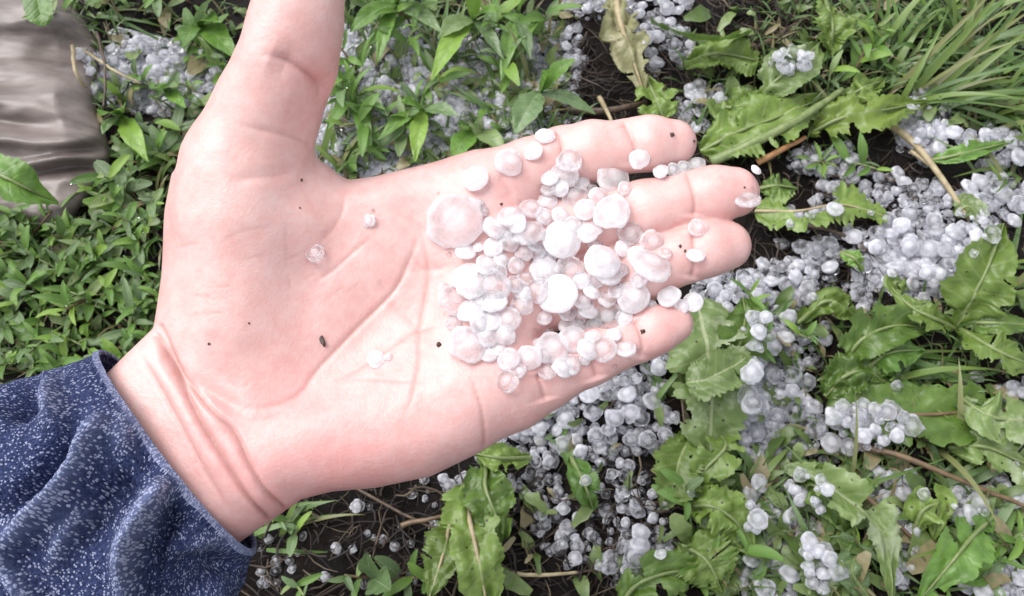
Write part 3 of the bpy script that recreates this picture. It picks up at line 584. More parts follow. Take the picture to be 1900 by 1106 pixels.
# plastic sheet in the upper left corner
def build_sheet():
    nx, ny = 90, 130; V = []
    for j in range(ny):
        py = -160 + 590 * j / (ny - 1)
        edge = 190 + 14 * math.sin(py / 37) - max(0, 120 - py) * 0.55 - max(0, py - 330) * 0.5
        for i in range(nx):
            t = i / (nx - 1); px = -330 + (edge + 330) * t
            fall = min(1, (1 - t) * 7) ** 0.5 * min(1, (ny - 1 - j) / 10) ** 0.5
            w = py + 0.06 * px + 22 * noise.noise(Vector((px / 120, py / 70, 2)))
            z = 16 + 10 * math.exp(-((w - 262) / 20) ** 2) + 7 * math.exp(-((w - 305) / 9) ** 2) - 5 * math.exp(-((w - 325) / 7) ** 2) + 10 * math.exp(-((w - 190) / 40) ** 2) - 8 * math.exp(-((px - 100) / 62) ** 2 - ((py - 92) / 30) ** 2) + 12 * math.exp(-((py - 20) / 45) ** 2) \
                + 5 * noise.noise(Vector((px / 110, py / 34, 5))) + 1.0 * noise.noise(Vector((px / 40, py / 16, 9))) + max(0, -px) * .05
            V.append(G(px, py, 0.001 * (2 + z * fall)))
    Fc = [(j * nx + i, j * nx + i + 1, (j + 1) * nx + i + 1, (j + 1) * nx + i) for j in range(ny - 1) for i in range(nx - 1)]
    o = obj('plastic_sheet', mesh('plastic_sheet', V, Fc, M['sheet'])); tag(o, 'wet wrinkled grey-brown sheet in the upper left corner', 'sheet'); bvh_add(o)
build_sheet()

# ================================================================ SMALL WEEDS
def weed_leaf_mesh(name, mat, asp, bend, fold, seed):
    V, UV = [], []; nt, ns = 9, 5
    for i in range(nt):
        t = i / (nt - 1); w = asp * (math.sin(math.pi * (0.02 + 0.955 * t ** 0.9)) ** (0.55 if asp > .145 else .75))
        for j in range(ns):
            s = 2 * j / (ns - 1) - 1
            V.append((w * s * (1 + .1 * noise.noise(Vector((t * 5, s, seed)))), t, bend * math.sin(t * 2.2) - 0.25 * bend * t * t * 2 + fold * abs(s) * w + 0.03 * noise.noise(Vector((t * 4, s * 2, seed))))); UV.append((t, .5 + .5 * s))
    Fc = [(i * ns + j, i * ns + j + 1, (i + 1) * ns + j + 1, (i + 1) * ns + j) for i in range(nt - 1) for j in range(ns - 1)]
    return mesh(name, V, Fc, mat, uv=UV)
WL = {'oval': [weed_leaf_mesh('weed_leaf', M['weed' if i % 3 else 'weed2'], .125 + .024 * (i % 4), .10 + .05 * (i % 3), .25 + .1 * (i % 2), i * 3.1) for i in range(8)],
      'lance': [weed_leaf_mesh('lance_leaf', M['weed' if i % 4 else 'weed2'], .105 + .017 * (i % 3), .16 + .05 * (i % 3), .3, i * 5.7) for i in range(8)]}
def inside_hand_shadow(px, py): return False
def weed(px, py, length, lean_dir, lean, nleaf, leaf_len, kind, label, group, name='knotweed_plant'):
    base = G(px, py, 0); base.z = ground_z(base.x, base.y)
    e = bpy.data.objects.new(name, None); col.objects.link(e); e.location = base; tag(e, label, 'weed', group)
    d = Vector((math.cos(lean_dir) * math.sin(lean), math.sin(lean_dir) * math.sin(lean), math.cos(lean)))
    side = Vector((random.uniform(-1, 1), random.uniform(-1, 1), 0)) * length * .15
    P = [np.array(d * length * t + side * math.sin(t * 2.6) - Vector((0, 0, length * .25 * t * t))) for t in (0, .33, .66, 1)]
    C = catmull(P, 8); v, f = tube(C, np.linspace(.0011, .0006, 8), 5); obj('stem', mesh('stem', v, f, M['stem_g' if random.random() < .75 else 'stem_r']), e)
    ang = random.uniform(0, 6.28)
    for i in range(nleaf):
        t = 0.25 + 0.75 * (i + 1) / nleaf; p = C[min(7, int(t * 7))]; ang += 2.3 + random.uniform(-.4, .4)
        el = random.uniform(-0.1, 0.75) if i < nleaf - 1 else random.uniform(.2, 1.0)
        s = leaf_len * random.uniform(.6, 1.15) * (0.75 if i == nleaf - 1 else 1)
        obj('leaf', random.choice(WL[kind]), e, p, (el, random.uniform(-.5, .5), ang), (s * random.uniform(.85, 1.15), s, s))
ORD = ['first', 'second', 'third', 'fourth', 'fifth', 'sixth', 'seventh', 'eighth', 'ninth', 'tenth', 'eleventh', 'twelfth', 'thirteenth', 'fourteenth']
ROW = ['topmost', 'second', 'third', 'fourth', 'fifth', 'sixth', 'seventh', 'eighth', 'ninth']
def single_out(pts):
    """names each point by its row from the top and its place in that row"""
    n = len(pts); rows = max(1, math.ceil(n / 9)); order = sorted(range(n), key=lambda i: pts[i][1]); out = [''] * n
    for r in range(rows):
        ids = sorted(order[r * n // rows:(r + 1) * n // rows], key=lambda i: pts[i][0])
        for k, i in enumerate(ids): out[i] = f', {ORD[k]} from left' + (f' in {ROW[r]} row' if rows > 1 else '')
    return out
def weeds(zone, n, lab, group, length, ll, nl, kind, lean=(.2, 1.0), name='knotweed_plant', mind=22):
    pts = []; tries = 0
    while len(pts) < n and tries < n * 60:
        tries += 1; x0, y0, x1, y1 = random.choice(zone); p = (random.uniform(x0, x1), random.uniform(y0, y1))
        if all((p[0] - q[0]) ** 2 + (p[1] - q[1]) ** 2 > mind ** 2 for q in pts): pts.append(p)
    for (x, y), w in zip(pts, single_out(pts)):
        weed(x, y, random.uniform(*length), random.uniform(0, 6.28), random.uniform(*lean), random.randint(*nl), random.uniform(*ll), kind, lab + w, group, name)
weeds([(-20, 430, 300, 680), (-20, 430, 320, 680), (60, 410, 320, 560)], 58, 'green weed in carpet by wrist', 'weed carpet left of the wrist', (.02, .045), (.010, .0185), (7, 11), 'oval', (.4, 1.2), mind=28)
weeds([(190, 200, 330, 420), (300, 60, 440, 200), (200, 260, 330, 420)], 20, 'small-leaved weed left of thumb', 'weeds left of the thumb', (.02, .04), (.012, .022), (5, 8), 'oval', (.4, 1.2), mind=30)
weeds([(120, -10, 440, 60)], 8, 'green weed at top edge left of thumb', 'weeds at the top edge left of the thumb', (.02, .05), (.014, .026), (5, 8), 'oval')
weeds([(650, -10, 1000, 110), (650, 60, 980, 190), (610, 210, 800, 290)], 15, 'lance-leaved weed right of thumb', 'lance-leaved weeds between thumb and index finger', (.03, .06), (.018, .034), (5, 7), 'lance', (.2, .9), 'lance_leaved_weed', 44)
weeds([(760, 230, 980, 280), (610, 180, 760, 320)], 9, 'low weed behind index finger', 'low weeds behind the index finger', (.02, .035), (.012, .022), (6, 9), 'oval', (.4, 1.2), mind=40)
weeds([(480, 970, 560, 1090), (1050, 840, 1110, 940), (660, 1050, 720, 1090)], 6, 'small weed on dark soil below palm', 'weeds on the dark soil below the palm', (.015, .03), (.012, .02), (4, 7), 'oval', (.3, 1.1))
weeds([(1280, 880, 1390, 1090), (1500, 1000, 1640, 1090), (1700, 980, 1880, 1090), (1500, 830, 1600, 880)], 11, 'small weed at lower right', 'weeds in the lower right', (.015, .035), (.012, .022), (4, 7), 'oval', (.4, 1.2), mind=34)
weeds([(1560, 20, 1880, 150), (1480, 100, 1640, 190), (1480, 275, 1590, 310)], 18, 'small weed at top right', 'weeds at the top right', (.015, .04), (.014, .024), (5, 8), 'lance', (.4, 1.2), mind=34)
weeds([(1390, 590, 1530, 670), (1610, 640, 1740, 720)], 9, 'small weed below main hail patch', 'weeds below the main hail patch', (.012, .03), (.012, .022), (4, 7), 'lance', (.4, 1.2))
weeds([(-10, 440, 300, 670)], 13, 'lance-leaved weed in carpet by wrist', 'lance-leaved weeds left of the wrist', (.02, .045), (.016, .026), (4, 6), 'lance', (.5, 1.2), 'lance_leaved_weed', 50)
# bigger single plants the photo shows
def big_weed(px, py, leaves, label, z=8):
    base = G(px, py, .0); base.z = ground_z(base.x, base.y); e = bpy.data.objects.new('leafy_weed', None); col.objects.link(e); e.location = base; tag(e, label, 'weed')
    v, f = tube(catmull([(0, 0, 0), (.001, .001, z * .0005), (0, .002, z * .001)], 6), np.linspace(.0016, .001, 6), 6); obj('stem', mesh('stem', v, f, M['stem_g']), e)
    for (tx, ty, tz, hw, mt) in leaves:
        a = np.array([0, .002, z * .001]); b = np.array(G(tx, ty, tz * .001) - base); m = (a + b) / 2 + np.array([0, 0, .35 * np.linalg.norm(b - a) * .3])
        me, _ = leaf_mesh('leaf', [a, m, b], hw * .54 / F, M[mt], seed=random.random() * 40, nt=26, ns=9, wav=.0012, fold=.3, teeth=.03); obj('leaf', me, e)
big_weed(1000, 215, [(1068, 110, 50, 20, 'weed'), (1020, 130, 44, 16, 'weed'), (955, 250, 26, 30, 'weed2'), (1105, 212, 20, 17, 'weed2')], 'weed with two upright pointed leaves at the bare soil edge', 14)
big_weed(880, 90, [(872, -30, 60, 20, 'weed'), (925, 20, 50, 17, 'weed'), (815, 70, 40, 24, 'weed2'), (800, 150, 36, 22, 'weed'), (935, 110, 34, 14, 'weed2')], 'tall weed with broad lance leaves at the top between thumb and index finger', 20)
big_weed(745, 70, [(790, -30, 66, 26, 'weed'), (710, -40, 60, 22, 'weed'), (650, 60, 40, 24, 'weed'), (820, 60, 40, 20, 'weed2'), (700, 120, 30, 16, 'weed')], 'leafy weed at the top edge right of the thumb', 22)
big_weed(960, 60, [(1000, -20, 50, 18, 'weed'), (985, 110, 34, 16, 'weed2'), (930, 150, 26, 18, 'weed')], 'weed with spreading leaves at the top beside the bare soil', 16)
big_weed(790, 235, [(745, 190, 34, 18, 'weed'), (850, 215, 30, 17, 'weed2'), (770, 300, 24, 18, 'weed'), (700, 260, 24, 15, 'weed')], 'spreading weed amid hail above the finger base', 14)
big_weed(880, 265, [(840, 300, 26, 24, 'weed'), (905, 205, 34, 17, 'weed'), (940, 285, 26, 20, 'weed2'), (850, 230, 30, 13, 'weed')], 'leafy weed peeking over the middle of the index finger', 12)
big_weed(665, 205, [(610, 150, 36, 30, 'weed'), (720, 215, 30, 16, 'weed2'), (690, 290, 20, 16, 'weed')], 'broad-leaved weed touching the thumb', 14)
big_weed(235, 235, [(185, 215, 34, 20, 'weed'), (228, 200, 36, 16, 'weed'), (275, 300, 28, 20, 'weed'), (190, 250, 26, 14, 'weed2')], 'bright green weed beside the plastic sheet', 12)
big_weed(315, 190, [(282, 165, 34, 17, 'weed'), (345, 200, 30, 15, 'weed'), (330, 160, 36, 12, 'weed2')], 'small bright weed left of the thumb base', 12)
big_weed(380, 70, [(420, -20, 60, 36, 'weed2'), (405, 40, 44, 20, 'weed'), (340, 90, 30, 22, 'weed'), (440, 110, 34, 26, 'weed')], 'weed with dewy broad leaves at the top left of the thumb', 18)
big_weed(690, 1080, [(680, 1025, 30, 16, 'weed2'), (725, 1095, 24, 26, 'weed2')], 'two-leaved seedling on the dark soil at the bottom edge', 10)

# ================================================================ GRASS
def blade_mesh(L, w, bend, seed):
    V = []; UV = []; n = 8
    for i in range(n):
        t = i / (n - 1); hw = w * (1 - t ** 2.2) * (0.7 + .3 * min(1, t * 6))
        z = L * (math.sin(t * (1.5 - bend)) ); y = L * t * t * bend
        for s in (-1, 0, 1): V.append((hw * s, y, z + (abs(s) * hw * .4))); UV.append((t, .5 + .5 * s))
    Fc = [(i * 3 + j, i * 3 + j + 1, (i + 1) * 3 + j + 1, (i + 1) * 3 + j) for i in range(n - 1) for j in (0, 1)]
    c = np.array([random.choice([(0.13, 0.23, 0.055), (0.17, 0.26, 0.06), (0.11, 0.19, 0.06), (0.26, 0.28, 0.11)])]) * (0.8 + .4 * random.random()); c = np.broadcast_to(c, (len(V), 3))
    return mesh('blade', V, Fc, M['blade'], uv=UV, colr=c)
BM = [blade_mesh(1.0, random.uniform(.013, .025), random.uniform(.35, .95), i) for i in range(10)]
def tuft(px, py, n, L, dirs, label, lean=(.3, 1.2)):
    b = G(px, py, 0); b.z = ground_z(b.x, b.y); e = bpy.data.objects.new('grass_tuft', None); col.objects.link(e); e.location = b; tag(e, label, 'grass tuft')
    for i in range(n):
        a = random.uniform(*dirs); l = random.uniform(*L)
        obj('blade', random.choice(BM), e, (random.gauss(0, .008), random.gauss(0, .008), 0), (-random.uniform(*lean), random.uniform(-.3, .3), a - math.pi / 2), (random.uniform(.8, 1.5) * .09, l, l))
tuft(1700, 190, 46, (.05, .11), (-.5, 1.1), 'dense grass tuft fanning right at the right edge', (.2, .9))
tuft(1790, 90, 40, (.05, .11), (-.4, 2.6), 'grass tuft in the top right corner', (.1, .8))
tuft(1640, 110, 30, (.04, .09), (-.2, 2.8), 'grass tuft above the dark leaf at the top right', (.2, .9))
tuft(1840, 210, 34, (.05, .09), (-1.2, 1.0), 'grass tuft low on the right edge under the corner grass', (.3, 1.0))
tuft(1560, 285, 14, (.03, .055), (1.8, 4.0), 'short grass tuft beside the orange twig', (.5, 1.2))
tuft(1600, 690, 40, (.035, .075), (-1.6, .3), 'fine grass tuft between the leaves on the right', (.5, 1.25))
tuft(1870, 520, 20, (.03, .06), (-1.2, 1.6), 'grass tuft behind the bright rosette', (.3, 1.0))
tuft(640, 300, 16, (.025, .05), (.3, 2.8), 'short grass tuft in the web between thumb and index finger', (.1, .9))
tuft(1250, 760, 12, (.03, .05), (.6, 2.4), 'thin grass tuft at the battered leaf base', (.2, 1.0))
tuft(500, 985, 14, (.03, .05), (-.2, 1.6), 'grass tuft under the sleeve hem', (.4, 1.1))
tuft(1880, 330, 16, (.03, .06), (1.5, 4.0), 'thin grass tuft over the hail at the right edge', (.4, 1.2))
tuft(1480, 1040, 18, (.03, .06), (-.5, 3.6), 'grass tuft by the lower hail clump', (.5, 1.2))
tuft(1560, 960, 22, (.03, .07), (-.6, 2.4), 'grass tuft under the long pale curled leaf', (.5, 1.25))
tuft(1760, 880, 20, (.03, .07), (-1.4, 2.0), 'thin grass tuft beside the reddish stalk', (.5, 1.25))
tuft(1850, 1000, 22, (.03, .07), (.8, 4.2), 'grass tuft near the bottom right corner', (.5, 1.25))
tuft(1680, 700, 24, (.03, .06), (-2.4, .6), 'fine dense grass below the glossy oval leaf', (.5, 1.25))
tuft(1380, 900, 14, (.03, .05), (.4, 3.4), 'thin grass tuft left of the lower hail clump', (.5, 1.2))
tuft(820, 120, 18, (.025, .055), (.2, 3.0), 'thin grass tuft among weeds right of the thumb', (.2, 1.1))
tuft(940, 200, 16, (.025, .05), (.2, 3.0), 'thin grass tuft at the bare soil edge', (.2, 1.1))
tuft(330, 330, 14, (.025, .05), (.6, 3.4), 'thin grass tuft beside the thumb ball', (.3, 1.2))
tuft(180, 20, 16, (.04, .08), (-.8, 1.2), 'long-bladed grass tuft at the top left', (.6, 1.2))

def px_zone(zone):
    x0, y0, x1, y1 = random.choice(zone); return random.uniform(x0, x1), random.uniform(y0, y1)
def scatter_grass():
    V, Fc, C = [], [], []
    Z = [(1480, 560, 1900, 1106)] * 5 + [(1400, 0, 1900, 240)] * 6 + [(600, 0, 1060, 330)] * 6 + [(100, 0, 460, 420)] * 3 + [(-40, 400, 330, 720)] * 3 + [(1280, 860, 1560, 1106)] * 3 + [(1240, 60, 1480, 300)]
    for _ in range(3600):
        px, py = px_zone(Z); b = G(px, py, 0); b.z = ground_z(b.x, b.y); a = random.uniform(0, 6.28); L = random.uniform(.008, .032); w = random.uniform(.0004, .0013); ln = random.uniform(.4, 1.0)
        d = np.array([math.cos(a), math.sin(a), 0]); s = np.array([-d[1], d[0], 0]); k = len(V); n = 5; g = random.random()
        c = (.07 + .05 * g, .13 + .08 * g, .03 + .03 * g) if random.random() < .72 else (.24, .21, .10)
        for i in range(n):
            t = i / (n - 1); p = np.array(b) + d * L * ln * t + np.array([0, 0, 1]) * (L * (1.1 - ln) * t + L * .5 * t * (1 - t)) 
            for q in (-1, 1): V.append(p + s * w * q * (1 - t ** 2)); C.append(c)
        Fc += [(k + 2 * i, k + 2 * i + 1, k + 2 * i + 3, k + 2 * i + 2) for i in range(n - 1)]
    tag(obj('grass', mesh('grass', V, Fc, M['blade'], colr=np.array(C))), 'fine short grass and shoots scattered over the ground', 'grass', kind='stuff')
scatter_grass()
def scatter_scraps():
    V, Fc, C = [], [], []
    Z = [(1380, 560, 1900, 1106)] * 6 + [(1280, 0, 1900, 240)] * 4 + [(600, 0, 1060, 330)] * 6 + [(120, 0, 460, 420)] * 3 + [(1280, 860, 1560, 1106)] * 3 + [(-40, 400, 330, 720)] * 2 + [(900, 760, 1280, 1106)]
    for _ in range(900):
        px, py = px_zone(Z); b = G(px, py, 0); z = ground_z(b.x, b.y) + random.uniform(.002, .012); L = random.uniform(.003, .011); wd = L * random.uniform(.25, .6)
        rm = np.array(Matrix.Rotation(random.uniform(0, 6.28), 3, 'Z') @ Matrix.Rotation(random.gauss(0, .45), 3, 'X') @ Matrix.Rotation(random.gauss(0, .45), 3, 'Y')); k = len(V); g = random.random()
        c = (.09 + .13 * g, .15 + .15 * g, .035 + .07 * g) if random.random() < .8 else (.30, .26, .14)
        sd = random.random() * 90
        for i in range(6):
            t = i / 5; h = wd * (math.sin(math.pi * (.08 + .84 * t)) ** .6) * (1 + .5 * noise.noise(Vector((t * 4, sd, 0))))
            for q in (-1, 0, 1): V.append(rm @ np.array([h * q * (1 + .4 * noise.noise(Vector((t * 6, q, sd)))), L * (2 * t - 1), .25 * h * abs(q) - .3 * L * (2 * t - 1) ** 2]) + np.array([b.x, b.y, z])); C.append(c)
        Fc += [(k + 3 * i + j, k + 3 * i + j + 1, k + 3 * i + j + 4, k + 3 * i + j + 3) for i in range(5) for j in (0, 1)]
    tag(obj('leaf_scraps', mesh('leaf_scraps', V, Fc, M['scrap'], colr=np.array(C))), 'shredded bits of leaf strewn over the ground', 'leaf scraps', kind='stuff')
scatter_scraps()
def scatter_litter():
    V, Fc, C = [], [], []; pal = [(.06, .035, .025), (.022, .013, .010), (.20, .15, .09), (.09, .055, .035), (.03, .018, .014), (.04, .025, .018), (.028, .016, .012)]
    for i in range(3400):
        px, py = (random.uniform(-80, 1980), random.uniform(-80, 1180)) if i % 3 else random.choice([(random.uniform(480, 1280), random.uniform(880, 1120)), (random.uniform(1040, 1300), random.uniform(0, 230)), (random.uniform(1300, 1500), random.uniform(0, 110)), (random.uniform(1380, 1720), random.uniform(280, 600))])
        b = np.array(G(px, py, 0)); b[2] = ground_z(b[0], b[1]) + random.uniform(.0005, .004); a = random.uniform(0, 6.28); L = random.uniform(.006, .03); bend = random.uniform(-.9, .9)
        P = []
        for t in (0, .33, .66, 1):
            q = b + np.array([math.cos(a + bend * t), math.sin(a + bend * t), 0]) * L * (t - .5); q[2] += random.uniform(0, .0025); P.append(q)
        v, f = tube(P, np.array([.6, 1, .9, .5]) * random.choice((.0002, .00025, .0003, .0004, .0005, .0008)), 4, False); k = len(V); V += v; Fc += [tuple(x + k for x in g) for g in f]
        c = np.array(random.choice(pal)) * random.uniform(.35, .9); C += [c] * len(v)
    tag(obj('litter', mesh('litter', V, Fc, M['litter'], colr=np.array(C))), 'fine dead roots and straw bits on the soil', 'litter', kind='stuff')
scatter_litter()

# ================================================================ HAILSTONES
def ico(sub):
    bm = bmesh.new(); bmesh.ops.create_icosphere(bm, subdivisions=sub, radius=1); bm.verts.ensure_lookup_table()
    V = np.array([v.co for v in bm.verts]); Fc = [tuple(v.index for v in f.verts) for f in bm.faces]; bm.free(); return V, Fc
I3, I2 = ico(3), ico(2)
def stone_arrays(seed, base, lump, flat):
    V, Fc = base; out = []
    for v in V:
        q = Vector(v); n = 1 + lump * noise.noise(q * 1.1 + Vector((seed, 0, 0))) + lump * .5 * noise.noise(q * 2.6 + Vector((0, seed, 0)))
        out.append(np.array(v) * n * np.array([1, 1, flat]))
    return np.array(out), Fc
SM, SH = [], []
for i in range(14):
    for lst, mt in ((SM, 'ice'), (SH, 'palm_ice')):
        v, f = stone_arrays(i * 7.3 + 1, I3, [.18, .28, .36, .46][i % 4] * (.62 if lst is SH else 1), [.62, .7, .55, .8, .66][i % 5] * (0.72 if lst is SH else 1)); lst.append(mesh('hailstone', v, f, M[mt]))
# ---- in the hand: (px, py, radius px)
HH = [(847,409,40),(882,331,22),(945,301,22),(990,281,17),(1012,252,15),(1056,298,22),(1046,325,22),(1076,338,16),(1021,348,17),(1015,375,17),(1066,365,22),(1137,328,29),(1133,395,31),(1086,389,19),
 (1187,294,15),(1226,318,12),(1248,315,12),(1268,310,12),(1292,307,15),(1403,315,10),(1388,370,19),(1295,422,15),(1292,474,14),(1170,434,18),(1209,448,19),(1205,492,31),(1090,430,23),(1042,446,30),(982,432,25),
 (948,402,24),(918,422,20),(985,388,19),(1009,402,14),(864,466,16),(888,458,8),(914,459,15),(945,449,15),(972,469,14),(999,466,14),(905,491,21),(958,493,14),(1009,500,22),(1059,500,22),(1117,486,30),(999,540,20),
 (1036,547,31),(1174,550,27),(1241,550,18),(1285,560,17),(841,558,23),(863,511,24),(915,530,27),(877,530,25),(915,560,21),(874,577,22),(907,596,21),(868,640,31),(901,626,21),(937,623,17),(942,593,19),(841,596,13),
 (825,536,11),(907,656,13),(944,667,16),(981,664,18),(964,689,11),(942,708,19),(1026,645,25),(970,566,17),(956,528,15),(975,517,13),(1098,541,15),(1126,555,15),(1128,508,24),(1128,588,21),(1158,590,13),(1208,566,9),
 (1265,569,12),(1065,604,22),(1063,629,21),(1090,648,18),(1104,604,13),(1057,675,19),(1016,689,15),(1043,683,15),(1085,667,10),(1120,648,19),(1161,648,17),(1016,615,9),(1156,462,13),(931,481,13),(890,378,9),(898,392,8),
 (585,470,15),(685,410,11),(698,667,14),(720,662,7),(1104,520,14),(1080,560,14),(1010,590,12),(960,440,12),(1020,470,13),(1105,455,12),(890,560,16),(850,620,14),(925,650,11),(1000,515,13),(1078,520,15),(1090,575,15),(1145,540,14),(1050,580,15),(1000,640,11),(1075,585,12),(1040,400,15),(1110,365,14),(1060,420,15),(1150,500,14),(1185,520,13),(1180,470,14),(1235,470,11),(960,415,14),(935,435,13),(990,455,13),(1030,500,15),(970,545,13),(925,505,14),(890,600,15),(1010,660,14),(1140,620,12),(1100,625,12),(1020,330,14),(1040,350,15),(1095,350,13),(1160,350,11)]
placed = []
def hand_hit(px, py):
    d = Vector(ray(px, py)); loc, nor, _, dist = hand_bvh.ray_cast(Vector(CAM), d.normalized())
    return loc, nor
def num(i): return (ORD + ['fifteenth', 'sixteenth', 'seventeenth', 'eighteenth', 'nineteenth', 'twentieth'])[i]
def zone_of(x, y):
    if x < 740: return None
    if x > 1215: return 'fingertip'
    if y < 345 and x < 1110: return 'on the index finger side'
    if x < 950 and y >= 475: return 'in the heap nearest the thumb ball'
    if x < 1000: return 'on the upper palm edge of the pile'
    if y < 480: return 'over the middle finger'
    if y < 585: return 'over the ring finger'
    return 'over the little finger'
cells = {}
for i, (x, y, r) in enumerate(HH): cells.setdefault((zone_of(x, y), 'large' if r >= 24 else 'medium' if r >= 16 else 'small'), []).append(i)
lab = {}
for (z, s), ids in cells.items():
    ids.sort(key=lambda i: HH[i][0])
    for k, i in enumerate(ids):
        x, y, r = HH[i]
        if z is None: lab[i] = {585: 'clear hailstone lying alone on the ball of the thumb', 685: 'clear hailstone lying alone in the palm centre', 698: 'clear hailstone alone on the lower palm near the dark crumb', 720: 'tiny melting hailstone beside the lone one on lower palm'}[x]
        elif z == 'fingertip': lab[i] = f'{s} hailstone near the fingertips, {num(k)} from the left of the {s} ones there'
        elif len(ids) == 1: lab[i] = f'only {s} hailstone {z}'
        else: lab[i] = f'{s} hailstone {z}, {num(k)} from the left'
for i in sorted(range(len(HH)), key=lambda i: (HH[i][2] > 28) * 1 + (i in (27, 43, 0)) ):
    px, py, r = HH[i]; loc, nor = hand_hit(px, py)
    if loc is None:
        q = min((hand_hit(px + dx, py + dy) for dx in (-12, 0, 12) for dy in (-12, 0, 12)), key=lambda t: 0 if t[0] is not None else 1); loc = q[0]
        if loc is None: continue
    h = float((np.array(loc) - HA) @ HN) / HS + r * 0.42
    for it in range(2):
        p = Hp(px, py, h)
        for (q, rj) in placed:
            d = math.hypot(p[0] - q[0], p[1] - q[1]); lim = (r + rj) * 0.55
            if d < lim: h = max(h, q[2] + 0.62 * math.sqrt(lim * lim - d * d))
    h = min(h, float((np.array(loc) - HA) @ HN) / HS + 32); p = Hp(px, py, h); placed.append((p, r))
    o = obj('hailstone', SH[(i * 5 + 3) % 14], None, h2w(p), (HT + random.uniform(-.3, .3), random.uniform(-.3, .3), random.uniform(0, 6.28)), r * HS * random.uniform(1.08, 1.28))
    tag(o, lab[i], 'hailstone', 'hailstones held in the hand')
# ---- on the ground
gb = BVHTree.FromPolygons(bvh_V, bvh_F)
GP = [ # cx, cy, rx, ry, count, radius px, name
 (1690,490,110,75,230,15,'in main patch right of fingers'),(1600,430,90,45,110,14,'in main patch right of fingers'),(1520,520,110,60,90,14,'in sparse hail past ring fingertip'),(1360,540,70,40,60,14,'in sparse hail past ring fingertip'),(1500,420,70,30,34,14,'in sparse hail past ring fingertip'),(1730,400,70,60,60,13,'in main patch right of fingers'),
 (1530,290,60,30,50,13,'beside orange twig'),(1600,350,80,40,40,12,'beside orange twig'),(1715,235,48,60,120,13,'in pocket left of grass tuft'),(1840,275,60,36,80,13,'at right edge below grass'),(1850,370,60,36,80,14,'at right edge above rosette'),
 (1300,200,40,42,70,12,'in pocket behind index fingertip'),(1445,165,36,16,16,12,'on pale leaf at top right'),(1225,85,55,40,80,12,'right of withered leaf'),(1170,15,100,26,80,12,'at top edge above withered leaf'),(1020,90,60,60,70,11,'at top beside bare soil'),
 (820,210,190,110,420,11,'under weeds right of thumb'),(700,110,80,60,120,11,'under weeds right of thumb'),(620,250,40,60,60,11,'under weeds right of thumb'),(290,135,130,60,230,11,'beside plastic sheet'),
 (1100,780,130,70,190,16,'below ring and little fingers'),(1190,690,60,40,50,15,'below ring and little fingers'),(960,830,70,50,40,15,'below ring and little fingers'),(1110,930,150,110,80,14,'on dark soil below little finger'),(1195,1040,60,50,50,16,'at bottom edge on soil'),(900,880,160,60,14,14,'on dark soil below little finger'),
 (1435,765,66,90,190,17,'in heap right of battered leaf'),(1560,810,100,40,80,17,'in heap right of battered leaf'),(1420,660,60,40,30,16,'in heap right of battered leaf'),(1445,960,66,66,150,16,'in lower right clump'),(1450,1070,80,40,70,16,'in lower right clump'),
 (1660,905,44,30,40,16,'under red stalk'),(1800,940,50,28,40,16,'under red stalk'),(1880,900,36,40,50,16,'under red stalk'),(1650,985,34,30,30,15,'under red stalk'),(1850,715,56,32,60,15,'below rosette at right edge'),(1860,1085,60,30,50,15,'in bottom right corner'),(1680,1060,40,30,30,15,'in bottom right corner'),
 (1480,620,60,50,40,15,'below main patch'),(1640,740,40,22,12,15,'below main patch'),(1830,430,40,40,20,12,'at right edge above rosette'),(700,1000,160,90,14,12,'on dark soil below little finger'),(500,1040,40,40,6,13,'on dark soil below little finger')]
stones = []; grid = {}
CELL = .02
def near(x, y):
    a, b = int(x // CELL), int(y // CELL)
    for i in (-1, 0, 1):
        for j in (-1, 0, 1): yield from grid.get((a + i, b + j), ())
for cx, cy, rx, ry, n, rp, nm in GP:
    for _ in range(int(n * 1.75)):
        for _try in range(5):
            a = random.uniform(0, 6.28); q = math.sqrt(random.random()) * random.uniform(.8, 1.2); px, py = cx + rx * q * math.cos(a), cy + ry * q * math.sin(a)
            P = G(px, py, .004); sc = (Vector(CAM) - P).length / F; r = rp * sc * random.choice((.3, .38, .46, .54, .6, .66, .74, .82, 1.0))
            hit = gb.ray_cast(Vector((P.x, P.y, .2)), Vector((0, 0, -1)))[0]; base = hit.z if hit else 0
            z = base + r * .5; ok = True
            for (sx, sy, sz, sr) in near(P.x, P.y):
                d = math.hypot(P.x - sx, P.y - sy); lim = (r + sr) * .8
                if d < .35 * (r + sr): ok = False; break
                if d < lim: z = max(z, sz + .55 * math.sqrt(lim * lim - d * d))
            if ok and z - base < 2.0 * r and not (base - ground_z(P.x, P.y) > .008 and 'leaf at top' not in nm and random.random() < (.55 if ('battered' in nm or 'lower right clump' in nm) else .985)): break
        else: continue
        grid.setdefault((int(P.x // CELL), int(P.y // CELL)), []).append((P.x, P.y, z, r)); stones.append((P.x, P.y, z, r, nm))
def visible(s):
    p = Vector(s[:3]); d = p - Vector(CAM)
    if hand_bvh.ray_cast(Vector(CAM), d.normalized(), d.length)[0] is not None: return False
    if gb.ray_cast(Vector(CAM), d.normalized(), d.length - s[3] * 1.2)[0] is not None: return False
    return True
SP = to_px([s[:3] for s in stones]); score = []
for s, p in zip(stones, SP):
    on = 5 < p[0] < 1895 and 5 < p[1] < 1100 and not (p[0] < 470 and p[1] > 660 and p[1] > 655 + (p[0] - 195) * 1.35)
    cover = sum(1 for (sx, sy, sz, sr) in near(s[0], s[1]) if sz > s[2] + .001 and math.hypot(s[0] - sx, s[1] - sy) < .8 * (sr + s[3]))
    score.append((s[3] * F / np.linalg.norm(np.array(s[:3]) - CAM) - 6 * cover) if on and visible(s) else -99)
